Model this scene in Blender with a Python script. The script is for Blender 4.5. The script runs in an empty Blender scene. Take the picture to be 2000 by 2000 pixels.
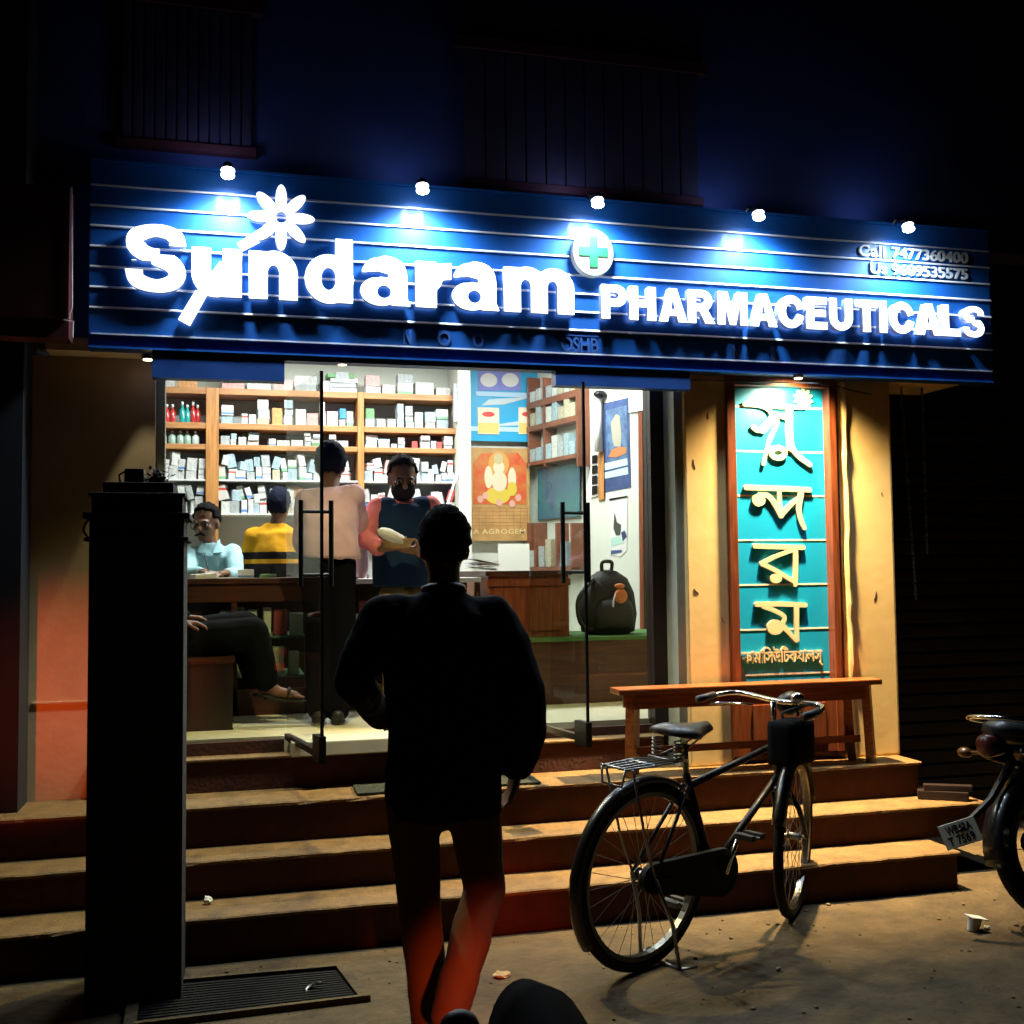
import bpy, bmesh, math, random
import numpy as np
from mathutils import Vector, Matrix
S = bpy.context.scene
COL = S.collection
R = math.radians
V = Vector

# ------------------------------------------------------------------ camera
CAM_H = 1.5
YAW, PITCH, ROLL = R(14.63), R(3.13), R(-0.63)
FPX = 2100.0
_f = V((math.sin(YAW) * math.cos(PITCH), math.cos(YAW) * math.cos(PITCH), math.sin(PITCH)))
_r = V((math.cos(YAW), -math.sin(YAW), 0))
_u = _r.cross(_f)
_r, _u = math.cos(ROLL) * _r + math.sin(ROLL) * _u, -math.sin(ROLL) * _r + math.cos(ROLL) * _u
cd = bpy.data.cameras.new('camera')
cam = bpy.data.objects.new('camera', cd)
COL.objects.link(cam)
m = Matrix((_r, _u, -_f)).transposed().to_4x4()
m.translation = (0, 0, CAM_H)
cam.matrix_world = m
cd.sensor_width = 36
cd.lens = 36 * FPX / 2000
cd.clip_start = 0.05
cd.clip_end = 500
S.camera = cam

# ------------------------------------------------------------------ world, exposure
W = bpy.data.worlds.new('World')
S.world = W
W.use_nodes = True
nt = W.node_tree
sky = nt.nodes.new('ShaderNodeTexSky')
sky.sky_type = 'NISHITA'
sky.sun_disc = False
sky.sun_elevation = R(-4)
sky.sun_rotation = R(200)
nt.links.new(sky.outputs[0], nt.nodes['Background'].inputs[0])
nt.nodes['Background'].inputs[1].default_value = 0.012
S.view_settings.view_transform = 'Standard'
S.view_settings.look = 'None'
S.view_settings.exposure = 0
S.view_settings.gamma = 1
S.cycles.use_denoising = True
S.cycles.max_bounces = 7
S.cycles.transparent_max_bounces = 12
S.cycles.sample_clamp_indirect = 6
S.cycles.caustics_reflective = False
S.cycles.caustics_refractive = False


def ray(x, y):
    return _f + _r * ((x - 1000) / FPX) - _u * ((y - 1000) / FPX)


def at(x, y, Y):
    """world point seen at photo pixel (of 2000) on the vertical plane Y"""
    d = ray(x, y)
    return V((0, 0, CAM_H)) + d * (Y / d.y)


def atz(x, y, z):
    d = ray(x, y)
    return V((0, 0, CAM_H)) + d * ((z - CAM_H) / d.z)


# ------------------------------------------------------------------ materials
def mat(name, col, rough=.6, metal=0., noise=0., nscale=6., bump=0., bscale=60., coat=0., emit=None, estr=0., spec=.5, dark=None, sheen=0.):
    m = bpy.data.materials.new(name)
    m.use_nodes = True
    t = m.node_tree
    b = t.nodes['Principled BSDF']
    b.inputs['Base Color'].default_value = (*col, 1)
    b.inputs['Roughness'].default_value = rough
    b.inputs['Metallic'].default_value = metal
    b.inputs['Specular IOR Level'].default_value = spec
    b.inputs['Coat Weight'].default_value = coat
    b.inputs['Coat Roughness'].default_value = .08
    b.inputs['Sheen Weight'].default_value = sheen
    if emit:
        b.inputs['Emission Color'].default_value = (*emit, 1)
        b.inputs['Emission Strength'].default_value = estr
    if noise or bump:
        tc = t.nodes.new('ShaderNodeTexCoord')
    if noise:
        n = t.nodes.new('ShaderNodeTexNoise')
        n.inputs['Scale'].default_value = nscale
        n.inputs['Detail'].default_value = 6
        n.inputs['Roughness'].default_value = .65
        t.links.new(tc.outputs['Object'], n.inputs['Vector'])
        rp = t.nodes.new('ShaderNodeValToRGB')
        d = dark or tuple(c * (1 - noise) for c in col)
        rp.color_ramp.elements[0].color = (*d, 1)
        rp.color_ramp.elements[1].color = (*col, 1)
        rp.color_ramp.elements[0].position = .32
        rp.color_ramp.elements[1].position = .62
        t.links.new(n.outputs[0], rp.inputs[0])
        t.links.new(rp.outputs[0], b.inputs['Base Color'])
    if bump:
        n2 = t.nodes.new('ShaderNodeTexNoise')
        n2.inputs['Scale'].default_value = bscale
        n2.inputs['Detail'].default_value = 5
        t.links.new(tc.outputs['Object'], n2.inputs['Vector'])
        bp = t.nodes.new('ShaderNodeBump')
        bp.inputs['Strength'].default_value = bump
        bp.inputs['Distance'].default_value = .02
        t.links.new(n2.outputs[0], bp.inputs['Height'])
        t.links.new(bp.outputs[0], b.inputs['Normal'])
    return m


def wood(name, c1, c2, rough=.45, axis='X', sc=3.):
    m = mat(name, c1, rough)
    t = m.node_tree
    b = t.nodes['Principled BSDF']
    tc = t.nodes.new('ShaderNodeTexCoord')
    mp = t.nodes.new('ShaderNodeMapping')
    mp.inputs['Scale'].default_value = (sc if axis == 'X' else sc * 14, sc * 14, sc if axis == 'Z' else sc * 14)
    n = t.nodes.new('ShaderNodeTexNoise')
    n.inputs['Scale'].default_value = 1.6
    n.inputs['Detail'].default_value = 7
    rp = t.nodes.new('ShaderNodeValToRGB')
    rp.color_ramp.elements[0].color = (*c2, 1)
    rp.color_ramp.elements[1].color = (*c1, 1)
    rp.color_ramp.elements[0].position = .35
    rp.color_ramp.elements[1].position = .6
    t.links.new(tc.outputs['Object'], mp.inputs[0])
    t.links.new(mp.outputs[0], n.inputs[0])
    t.links.new(n.outputs[0], rp.inputs[0])
    t.links.new(rp.outputs[0], b.inputs['Base Color'])
    return m


def glass_mat(name, tint, ior=1.5, rough=.02):
    m = bpy.data.materials.new(name)
    m.use_nodes = True
    t = m.node_tree
    t.nodes.remove(t.nodes['Principled BSDF'])
    tr = t.nodes.new('ShaderNodeBsdfTransparent')
    tr.inputs[0].default_value = (*tint, 1)
    gl = t.nodes.new('ShaderNodeBsdfGlossy')
    gl.inputs['Roughness'].default_value = rough
    fr = t.nodes.new('ShaderNodeFresnel')
    fr.inputs[0].default_value = ior
    ge = t.nodes.new('ShaderNodeNewGeometry')
    iv = t.nodes.new('ShaderNodeMath')
    iv.operation = 'SUBTRACT'
    iv.inputs[0].default_value = 1
    t.links.new(ge.outputs['Backfacing'], iv.inputs[1])
    ml = t.nodes.new('ShaderNodeMath')
    ml.operation = 'MULTIPLY'
    t.links.new(fr.outputs[0], ml.inputs[0])
    t.links.new(iv.outputs[0], ml.inputs[1])
    mx = t.nodes.new('ShaderNodeMixShader')
    t.links.new(ml.outputs[0], mx.inputs[0])
    t.links.new(tr.outputs[0], mx.inputs[1])
    t.links.new(gl.outputs[0], mx.inputs[2])
    t.links.new(mx.outputs[0], t.nodes['Material Output'].inputs[0])
    return m


M = {}
M['blue'] = mat('blue_panel', (.010, .110, .44), .5, noise=.25, nscale=3, coat=.13, spec=.25)
M['blue_dark'] = mat('dark_blue_panel', (.012, .07, .30), .45, noise=.3, nscale=5)
M['strip'] = mat('bright_aluminium', (.85, .86, .9), .5, 0)
M['letter'] = mat('lit_letter_face', (.9, .9, .9), .4, emit=(.90, .94, 1), estr=1.9)
M['letter2'] = mat('lit_small_letter_face', (.9, .9, .9), .4, emit=(.86, .90, 1), estr=2.3)
M['steel_edge'] = mat('glowing_steel_letter_edge', (.62, .66, .74), .3, .3, emit=(.22, .42, .95), estr=.16)  # steel returns with blue emission added to glow on the panel
M['silver_letter'] = mat('grey_raised_letter', (.80, .82, .80), .6)
M['faint_letter'] = mat('faint_blue_letter', (.05, .13, .36), .35)
M['disc'] = mat('white_disc', (.36, .39, .37), .5, emit=(.85, .95, .92), estr=.22, spec=.2)
M['green'] = mat('green_cross', (.003, .10, .030), .6, emit=(.0, .5, .2), estr=.16, spec=.2)
M['bulb'] = mat('lit_bulb', (1, 1, 1), .4, emit=(.85, .93, 1), estr=30)
M['alu'] = mat('aluminium', (.5, .5, .52), .35, .8)
M['cream'] = mat('cream_plaster', (.78, .57, .26), .8, noise=.12, nscale=3.5, bump=.05, bscale=14, dark=(.71, .50, .21))
M['left_plaster'] = mat('faded_plaster', (.55, .43, .28), .85, noise=.2, nscale=3, bump=.05, bscale=30)
M['soffit'] = mat('soffit_plaster', (.85, .72, .52), .85, noise=.2, nscale=5)
M['upper'] = mat('upper_wall_blue_glow', (.04, .055, .15), .85, noise=.45, nscale=1.3)  # navy stands for the blue flare glow, coloured into the wall
M['shutter'] = mat('dull_red_shutter', (.06, .035, .06), .75, noise=.5, nscale=3)
M['maroon'] = mat('maroon_board', (.12, .02, .022), .6, noise=.5, nscale=4)
M['trim'] = mat('pale_edge_trim', (.7, .62, .6), .5)
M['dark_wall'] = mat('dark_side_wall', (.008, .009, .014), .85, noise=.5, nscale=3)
M['tread'] = mat('step_tread', (.19, .105, .030), .75, noise=.45, nscale=14, bump=.3, bscale=90)
M['riser'] = mat('red_oxide_riser', (.06, .014, .008), .85, noise=.45, nscale=9, bump=.2, bscale=50)
M['floor_tile'] = mat('pale_floor_tile', (.72, .70, .56), .35, noise=.12, nscale=8)
M['ground'] = mat('dusty_concrete', (.095, .062, .025), .9, noise=.55, nscale=5, bump=.7, bscale=24)
M['wood_door'] = wood('red_brown_wood', (.24, .062, .02), (.13, .03, .010), .4, 'Z')
M['wood_shelf'] = wood('shelf_wood', (.50, .23, .085), (.36, .15, .05), .45, 'X')
M['wood_post'] = wood('shelf_post_wood', (.50, .23, .07), (.35, .14, .04), .45, 'Z')
M['wood_counter'] = wood('counter_wood', (.065, .020, .008), (.03, .009, .004), .4, 'X')
M['bench_wood'] = wood('bench_wood', (.27, .085, .025), (.15, .04, .012), .3, 'X')
M['frame_dark'] = mat('maroon_metal_frame', (.014, .006, .005), .5)
M['putty'] = mat('grey_green_jamb', (.33, .36, .30), .7, noise=.2, nscale=6)
M['black'] = mat('black_metal', (.006, .006, .0065), .4, spec=.3)
M['black_plastic'] = mat('black_plastic', (.02, .02, .022), .5)
M['rubber'] = mat('rubber', (.008, .008, .008), .8, spec=.2)
M['chrome'] = mat('chrome', (.75, .75, .75), .15, 1)
M['dullsteel'] = mat('dull_steel', (.28, .28, .28), .35, .9)
M['glass'] = glass_mat('clear_glass', (.95, .97, .95))
M['white_wall'] = mat('inside_white_wall', (.62, .65, .58), .7, noise=.08, nscale=3)
M['shelf_back'] = mat('shelf_back_board', (.50, .56, .56), .7, noise=.12, nscale=4)
M['white'] = mat('white_board', (.66, .67, .66), .6)
M['post_paint'] = mat('dark_gatepost_paint', (.014, .009, .009), .85, noise=.5, nscale=9, bump=.4, bscale=40)
M['teal'] = mat('teal_sign_face', (.006, .36, .74), .4, noise=.12, nscale=3)
M['sign_line'] = mat('pale_sign_line', (.80, .82, .70), .5)
M['sign_letter'] = mat('cream_sign_letter', (.85, .72, .44), .5)


# ------------------------------------------------------------------ mesh helpers
def BM():
    return bmesh.new()


def box(bm, x0, x1, y0, y1, z0, z1, bev=0., mx=None):
    vs = [bm.verts.new((x, y, z)) for x in (x0, x1) for y in (y0, y1) for z in (z0, z1)]
    q = ((0, 1, 3, 2), (4, 6, 7, 5), (0, 4, 5, 1), (2, 3, 7, 6), (0, 2, 6, 4), (1, 5, 7, 3))
    fs = [bm.faces.new([vs[i] for i in f]) for f in q]
    if bev:
        es = list({e for f in fs for e in f.edges})
        r = bmesh.ops.bevel(bm, geom=es, offset=bev, segments=2, affect='EDGES', profile=.7)
        vs = list({v for f in r['faces'] for v in f.verts} | {v for v in vs if v.is_valid})
    if mx is not None:
        for v in vs:
            v.co = mx @ v.co
    return vs


def basis(d):
    d = d.normalized()
    a = V((0, 0, 1)) if abs(d.z) < .9 else V((1, 0, 0))
    u = d.cross(a).normalized()
    return u, d.cross(u).normalized()


def loft(bm, rings, caps=True, closed=False):
    vs = [[bm.verts.new(p) for p in r] for r in rings]
    n = len(vs[0])
    k = len(vs)
    for i in range(k if closed else k - 1):
        a, b = vs[i], vs[(i + 1) % k]
        for j in range(n):
            bm.faces.new((a[j], a[(j + 1) % n], b[(j + 1) % n], b[j]))
    if caps and not closed:
        bm.faces.new(vs[0][::-1])
        bm.faces.new(vs[-1])
    return vs


def tube(bm, pts, r, seg=10, closed=False):
    pts = [V(p) for p in pts]
    n = len(pts)
    rr = r if isinstance(r, (list, tuple)) else [r] * n
    rings = []
    pu = None
    for i, p in enumerate(pts):
        if closed:
            d = pts[(i + 1) % n] - pts[i - 1]
        else:
            d = pts[min(i + 1, n - 1)] - pts[max(i - 1, 0)]
        d.normalize()
        if pu is None:
            u, _ = basis(d)
        else:
            u = (pu - d * pu.dot(d))
            u = u.normalized() if u.length > 1e-6 else basis(d)[0]
        pu = u
        w = d.cross(u)
        rings.append([p + (u * math.cos(a) + w * math.sin(a)) * rr[i] for a in [2 * math.pi * j / seg for j in range(seg)]])
    loft(bm, rings, True, closed)


def cyl(bm, p, q, r, seg=14, r2=None):
    tube(bm, [p, q], [r, r if r2 is None else r2], seg)


def ball(bm, c, r, sc=(1, 1, 1), mx=None, u=14, v=9):
    M4 = Matrix.Translation(V(c)) @ (mx or Matrix.Identity(4)) @ Matrix.Diagonal((*[r * s for s in sc], 1))
    bmesh.ops.create_uvsphere(bm, u_segments=u, v_segments=v, radius=1, matrix=M4)


def caps(bm, p, q, r0, r1, seg=12):
    """closed tapered capsule"""
    p, q = V(p), V(q)
    ball(bm, p, r0, u=seg, v=8)
    ball(bm, q, r1, u=seg, v=8)
    if (q - p).length > 1e-5:
        cyl(bm, p, q, r0, seg, r1)


def circle(c, r, u, w, seg=48, a0=0., a1=2 * math.pi, end=False):
    n = seg + (1 if end else 0)
    return [V(c) + (V(u) * math.cos(a0 + (a1 - a0) * i / seg) + V(w) * math.sin(a0 + (a1 - a0) * i / seg)) * r for i in range(n)]


def prism(bm, poly, fn0, fn1):
    """extrude the 2-D polygon between two maps from (a, b) to world"""
    a = [bm.verts.new(fn0(*p)) for p in poly]
    b = [bm.verts.new(fn1(*p)) for p in poly]
    n = len(poly)
    bm.faces.new(a)
    bm.faces.new(b[::-1])
    for i in range(n):
        bm.faces.new((a[i], b[i], b[(i + 1) % n], a[(i + 1) % n]))


def put(name, me, m, parent=None, smooth=False):
    o = bpy.data.objects.new(name, me)
    COL.objects.link(o)
    if m is not None and not me.materials:
        me.materials.append(m if not isinstance(m, str) else M[m])
    if smooth:
        me.polygons.foreach_set('use_smooth', [True] * len(me.polygons))
    if parent is None:
        if len(me.vertices):
            co = np.empty(len(me.vertices) * 3)
            me.vertices.foreach_get('co', co)
            co = co.reshape(-1, 3)
            lo, hi = co.min(0), co.max(0)
            org = V(((lo[0] + hi[0]) / 2, (lo[1] + hi[1]) / 2, lo[2]))
            me.transform(Matrix.Translation(-org))
            o.location = org
    else:
        o.parent = parent
        o.matrix_parent_inverse = Matrix.Translation(-abs_loc(parent))
    return o


def abs_loc(o):
    l = V(o.location)
    while o.parent:
        o = o.parent
        if o.type == 'EMPTY':
            return V(o.location) if not l.length else V(o.location) + l
    return l


def obj(name, bm, m, parent=None, smooth=False):
    bmesh.ops.recalc_face_normals(bm, faces=bm.faces[:])
    me = bpy.data.meshes.new(name)
    bm.to_mesh(me)
    bm.free()
    return put(name, me, m, parent, smooth)


def sub(name, bm, m, part, smooth=False):
    """a piece of a part: its mesh is in world coordinates like the part's"""
    o = obj(name, bm, m, part, smooth)
    o.matrix_parent_inverse = Matrix.Identity(4)
    return o


def thing(name, label, cat, loc, group=None):
    o = bpy.data.objects.new(name, None)
    COL.objects.link(o)
    o.location = loc
    o.empty_display_size = .1
    return tag(o, label, cat, group)


def tag(o, label, cat, group=None):
    o['label'] = label
    o['category'] = cat
    if group:
        o['group'] = group
    return o


def struct(name, bm, m, kind='structure'):
    o = obj(name, bm, m)
    o['kind'] = kind
    return o


def single(name, bm, m, label, cat, group=None, smooth=False):
    return tag(obj(name, bm, m, None, smooth), label, cat, group)


# ------------------------------------------------------------------ lettering: shapes on a grid, contoured
class Glyph:
    def __init__(s, w, h, res=90, pad=.08):
        s.res = res
        s.pad = pad
        s.x = np.arange(-pad, w + pad, 1. / res)
        s.y = np.arange(-pad - .35, h + pad, 1. / res)
        s.X, s.Y = np.meshgrid(s.x, s.y)
        s.d = np.full(s.X.shape, 9.)

    def add(s, d):
        s.d = np.minimum(s.d, d)
        return s

    def cut(s, d):
        s.d = np.maximum(s.d, -d)
        return s

    def rect(s, x0, x1, y0, y1):
        return np.maximum(np.maximum(x0 - s.X, s.X - x1), np.maximum(y0 - s.Y, s.Y - y1))

    def ell(s, cx, cy, rx, ry):
        return (np.sqrt(((s.X - cx) / rx) ** 2 + ((s.Y - cy) / ry) ** 2) - 1) * min(rx, ry)

    def ring(s, cx, cy, rx, ry, tx, ty):
        return np.maximum(s.ell(cx, cy, rx, ry), -s.ell(cx, cy, rx - tx, ry - ty))

    def stroke(s, pts, r):
        d = np.full(s.X.shape, 9.)
        rr = r if isinstance(r, (list, tuple)) else [r] * len(pts)
        for i in range(len(pts) - 1):
            (ax, ay), (bx, by) = pts[i], pts[i + 1]
            L = (bx - ax) ** 2 + (by - ay) ** 2 + 1e-12
            t = np.clip(((s.X - ax) * (bx - ax) + (s.Y - ay) * (by - ay)) / L, 0, 1)
            q = np.hypot(s.X - ax - t * (bx - ax), s.Y - ay - t * (by - ay)) - (rr[i] + t * (rr[i + 1] - rr[i]))
            d = np.minimum(d, q)
        return d

    def poly(s, p):
        ins = np.zeros(s.X.shape, bool)
        d = np.full(s.X.shape, 9.)
        n = len(p)
        for i in range(n):
            (ax, ay), (bx, by) = p[i], p[(i + 1) % n]
            c = ((ay > s.Y) != (by > s.Y)) & (s.X < (bx - ax) * (s.Y - ay) / ((by - ay) or 1e-9) + ax)
            ins ^= c
            L = (bx - ax) ** 2 + (by - ay) ** 2 + 1e-12
            t = np.clip(((s.X - ax) * (bx - ax) + (s.Y - ay) * (by - ay)) / L, 0, 1)
            d = np.minimum(d, np.hypot(s.X - ax - t * (bx - ax), s.Y - ay - t * (by - ay)))
        return np.where(ins, -d, d)

    def loops(s):
        d = s.d.copy()
        d[0, :] = d[-1, :] = 1
        d[:, 0] = d[:, -1] = 1
        d[d == 0] = 1e-6
        ny, nx = d.shape
        pts = {}
        nxt = {}

        def pt(k):
            if k not in pts:
                i, j, h = k
                a = d[j, i]
                b = d[j, i + 1] if h else d[j + 1, i]
                t = a / (a - b)
                pts[k] = (s.x[i] + (t / s.res if h else 0), s.y[j] + (0 if h else t / s.res))
            return k
        neg = d < 0
        code = neg[:-1, :-1] * 1 + neg[:-1, 1:] * 2 + neg[1:, 1:] * 4 + neg[1:, :-1] * 8
        T = {1: ['LB'], 2: ['BR'], 3: ['LR'], 4: ['RT'], 5: ['LT', 'RB'], 6: ['BT'], 7: ['LT'], 8: ['TL'], 9: ['TB'], 10: ['BL', 'TR'],
             11: ['TR'], 12: ['RL'], 13: ['RB'], 14: ['BL']}
        for j, i in zip(*np.nonzero((code > 0) & (code < 15))):
            e = {'B': (i, j, 1), 'T': (i, j + 1, 1), 'L': (i, j, 0), 'R': (i + 1, j, 0)}
            for q in T[int(code[j, i])]:
                nxt[pt(e[q[0]])] = pt(e[q[1]])
        out = []
        while nxt:
            k0, k = next(iter(nxt.items()))
            loop = [k0]
            del nxt[k0]
            while k != k0 and k in nxt:
                loop.append(k)
                k2 = nxt.pop(k)
                k = k2
            P = [pts[q] for q in loop]
            Q = []
            for a in range(len(P)):
                p, c, n = (P[a - 1] if not Q else Q[-1]), P[a], P[(a + 1) % len(P)]
                ar = abs((c[0] - p[0]) * (n[1] - p[1]) - (c[1] - p[1]) * (n[0] - p[0]))
                if ar > .02 / s.res ** 2:
                    Q.append(c)
            if len(Q) > 3:
                out.append(Q)
        return out


def curve_mesh(name, loops, depth, bevel=0.):
    c = bpy.data.curves.new(name, 'CURVE')
    c.dimensions = '2D'
    c.fill_mode = 'BOTH'
    c.extrude = depth / 2
    c.bevel_depth = bevel
    c.offset = -bevel
    for lp in loops:
        sp = c.splines.new('POLY')
        sp.points.add(len(lp) - 1)
        for p, q in zip(sp.points, lp):
            p.co = (q[0], q[1], 0, 1)
        sp.use_cyclic_u = True
    o = bpy.data.objects.new(name, c)
    COL.objects.link(o)
    bpy.context.view_layer.update()
    me = bpy.data.meshes.new_from_object(o.evaluated_get(bpy.context.evaluated_depsgraph_get()))
    bpy.data.objects.remove(o)
    bpy.data.curves.remove(c)
    me.materials.clear()
    return me


def text_mesh(body, depth=.1, space=1., offset=0., shear=0.):
    c = bpy.data.curves.new('t', 'FONT')
    c.body = body
    c.size = 1
    c.extrude = depth / 2
    c.space_character = space
    c.offset = offset
    c.shear = shear
    o = bpy.data.objects.new('t', c)
    COL.objects.link(o)
    bpy.context.view_layer.update()
    me = bpy.data.meshes.new_from_object(o.evaluated_get(bpy.context.evaluated_depsgraph_get()))
    bpy.data.objects.remove(o)
    bpy.data.curves.remove(c)
    me.materials.clear()
    return me


def fit(me, x0, x1, z0, z1, yf, depth, src=None):
    """lay a flat lettering mesh upright on the plane y = yf, filling x0..x1 and z0..z1"""
    co = np.empty(len(me.vertices) * 3)
    me.vertices.foreach_get('co', co)
    co = co.reshape(-1, 3)
    lo, hi = co.min(0), co.max(0)
    if src:
        lo[:2] = src[0], src[1]
        hi[:2] = src[2], src[3]
    q = np.empty_like(co)
    q[:, 0] = x0 + (co[:, 0] - lo[0]) / (hi[0] - lo[0]) * (x1 - x0)
    q[:, 2] = z0 + (co[:, 1] - lo[1]) / (hi[1] - lo[1]) * (z1 - z0)
    q[:, 1] = yf - (co[:, 2] - lo[2]) / (hi[2] - lo[2] + 1e-9) * depth
    me.vertices.foreach_set('co', q.ravel())
    me.update()
    return me


def join_meshes(name, mes):
    bm = bmesh.new()
    for q in mes:
        bm.from_mesh(q)
        bpy.data.meshes.remove(q)
    me = bpy.data.meshes.new(name)
    bm.to_mesh(me)
    bm.free()
    return me


def faces_mats(me, yf, face, side):
    """front faces (towards -y) take the face material, the returns the side one"""
    me.materials.clear()
    me.materials.append(M[face])
    me.materials.append(M[side])
    for p in me.polygons:
        p.material_index = 0 if abs(p.normal.y) > .8 else 1

# ------------------------------------------------------------------ levels
HC, HB, HA, HS, HF = .17, .325, .50, .64, .72     # three steps, sill, shop floor
YC, YB, YA, YS = 4.415, 4.67, 4.89, 5.18
PIL = 5.08          # pillar front
SHOP = 5.30         # glass line
FAS = 4.98          # sign front


# ------------------------------------------------------------------ lamps of the place and added fill lights
def spot(name, loc, target, energy, ang, blend, col, size=.03, linear=False):
    l = bpy.data.lights.new(name, 'SPOT')
    l.energy = energy
    l.spot_size = R(ang)
    l.spot_blend = blend
    l.color = col
    l.shadow_soft_size = size
    if linear:
        l.use_nodes = True
        t = l.node_tree
        e = t.nodes['Emission']
        f = t.nodes.new('ShaderNodeLightFalloff')
        f.inputs['Strength'].default_value = 1
        k = t.nodes.new('ShaderNodeMath')
        k.operation = 'MULTIPLY_ADD'
        k.inputs[1].default_value = .55
        t.links.new(f.outputs['Constant'], k.inputs[0])
        t.links.new(f.outputs['Linear'], k.inputs[2])
        t.links.new(k.outputs[0], e.inputs['Strength'])
    o = bpy.data.objects.new(name, l)
    COL.objects.link(o)
    o.location = loc
    o.rotation_euler = (V(target) - V(loc)).to_track_quat('-Z', 'Y').to_euler()
    return o


LAMPY = 4.84
LAMPX = [at(x, y, LAMPY).x for x, y in ((445, 343), (825, 378), (1167, 405), (1481, 427), (1773, 450))]
for x in LAMPX:
    spot('sign_spot', (x, LAMPY - .01, 3.235), (x, 4.97, 2.5), 85, 155, 1, (.70, .86, 1), .06)
    l = spot('wall_glow_fill', (x - .05, 5.05, 3.39), (x - .1, 5.3, 3.75), 1.5, 165, 1, (.27, .44, 1), .05)  # added blue fill without fixture, tints the wall above the sign
# warm downlights under the soffit
spot('soffit_lamp', (2.83, 4.955, 2.462), (2.83, 6.10, .9), 330, 136, .7, (1, .72, .34), .03, True)
spot('soffit_lamp', (.50, 4.99, 2.47), (.50, 5.25, .9), 30, 122, .6, (1, .84, .36), .03, True)
spot('soffit_lamp', (-.372, 5.10, 2.465), (-.39, 5.12, .9), 11, 42, .12, (1, .9, .6), .02, True)  # narrow spot added to make the lit triangle on the left wall
# tail lamp of the motorcycle in front
spot('tail_light', (.50, 1.62, .62), (.80, 3.3, .20), 190, 22, 1, (1, .10, .018), .03)
# unseen assumed tail lamp left of the picture, no vehicle modelled, shining on the left wall
spot('tail_light', (-1.35, 1.9, .6), (-.74, 5.2, .95), 260, 20, 1, (1, .10, .010), .03)


def area(name, loc, sx, sy, energy, col):
    l = bpy.data.lights.new(name, 'AREA')
    l.shape = 'RECTANGLE'
    l.size, l.size_y = sx, sy
    l.energy = energy
    l.color = col
    o = bpy.data.objects.new(name, l)
    COL.objects.link(o)
    o.location = loc
    return o


area('ceiling_tube', (.4, 7.05, 3.17), 1.2, .12, 66, (.97, 1, .97))
area('ceiling_tube', (1.75, 6.9, 3.17), 1.2, .12, 66, (.97, 1, .97))

# ------------------------------------------------------------------ ground, steps
b = BM()
n = 60
vs = {}
for i in range(n + 1):
    for j in range(n + 1):
        x = -30 + 60 * (i / n)
        y = -25 + 55 * (j / n)
        vs[i, j] = b.verts.new((x, y, 0))
for i in range(n):
    for j in range(n):
        b.faces.new((vs[i, j], vs[i + 1, j], vs[i + 1, j + 1], vs[i, j + 1]))
struct('ground', b, 'ground')

X0, X1 = -2.6, 3.42
steps = thing('entrance_steps', 'red oxide steps with pale worn treads leading up to the lit shop', 'steps', (.4, YC, 0))
for (y, h, h0, xr) in ((YC, HC, 0, 3.28), (YB, HB, HC, 3.63), (YA, HA, HB, 3.42)):
    y1 = {YC: YB, YB: YA, YA: 5.6}[y]
    q = BM()
    box(q, X0, xr, y, 5.6, h0, h - .018)
    obj('riser', q, 'riser', steps)
    q = BM()
    rj = random.Random(int(y * 100))
    rg = []
    xx = X0
    while xx < xr + .012:
        e = rj.gauss(0, .003) - (.018 if rj.random() < .05 else 0)
        rg.append([V((xx, y - .012 - min(e, 0) * .6, h - .018)), V((xx, y - .012 - e, h - .006)), V((xx, y - .006 - e, h - abs(e) * .25)), V((xx, y1 + .01, h)), V((xx, y1 + .01, h - .018))])
        xx += rj.uniform(.03, .09)
    rg.append([V((xr + .012, a.y, a.z)) for a in rg[-1]])
    loft(q, rg)
    obj('tread', q, 'tread', steps)

# shop plinth: red ledge, pale tiled floor
q = BM()
box(q, -.62, 2.14, YS, 5.6, HA, HS)
obj('plinth', q, 'riser', steps)
q = BM()
box(q, -.62, 2.14, YS - .01, YS + .1, HS, HS + .012, .004)
obj('ledge', q, 'tread', steps)
q = BM()
box(q, .27, 1.46, 5.10, 5.33, HS + .0121, HF, .006)
obj('threshold', q, 'floor_tile', steps)
b = BM()
box(b, -2.2, 3.3, 5.33, 8.6, .3, HF)
struct('shop_floor', b, 'floor_tile')

# ------------------------------------------------------------------ shop shell
shop = thing('shop_building', 'dark pharmacy building with blue glow in its wall colour, behind the lit sign', 'building', (1.5, 8, 0))
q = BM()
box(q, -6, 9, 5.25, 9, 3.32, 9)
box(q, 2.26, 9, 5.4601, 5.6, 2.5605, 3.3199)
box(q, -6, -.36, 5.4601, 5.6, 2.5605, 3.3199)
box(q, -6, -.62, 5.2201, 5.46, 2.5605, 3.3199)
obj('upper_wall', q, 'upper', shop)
q = BM()
box(q, -2.2, 5, 8.2, 8.4, HF, 3.3)
box(q, -2.4, -2.2, 5.6, 8.4, HF, 3.3)
obj('inside_wall', q, 'white_wall', shop)
q = BM()
box(q, -2.4, 5.2, 5.6, 8.6, 3.2, 3.3)
box(q, -.34, 2.24, 5.09, 5.5999, 3.2, 3.3)
obj('ceiling', q, 'white_wall', shop)
# right inside wall stands at an angle
WD = V((.249, -1, 0)).normalized()
W0 = V((2.33, 8.2, 0))
q = BM()
WN = V((-WD.y, WD.x, 0))
if WN.x < 0:
    WN = -WN
e = W0 + WD * 2.75
prism(q, [(W0.x, W0.y), (e.x, e.y), (e.x + .3, e.y), (W0.x + .8, W0.y)], lambda a, c: V((a, c, HF)), lambda a, c: V((a, c, 3.2)))
obj('side_wall', q, 'white_wall', shop)
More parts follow.
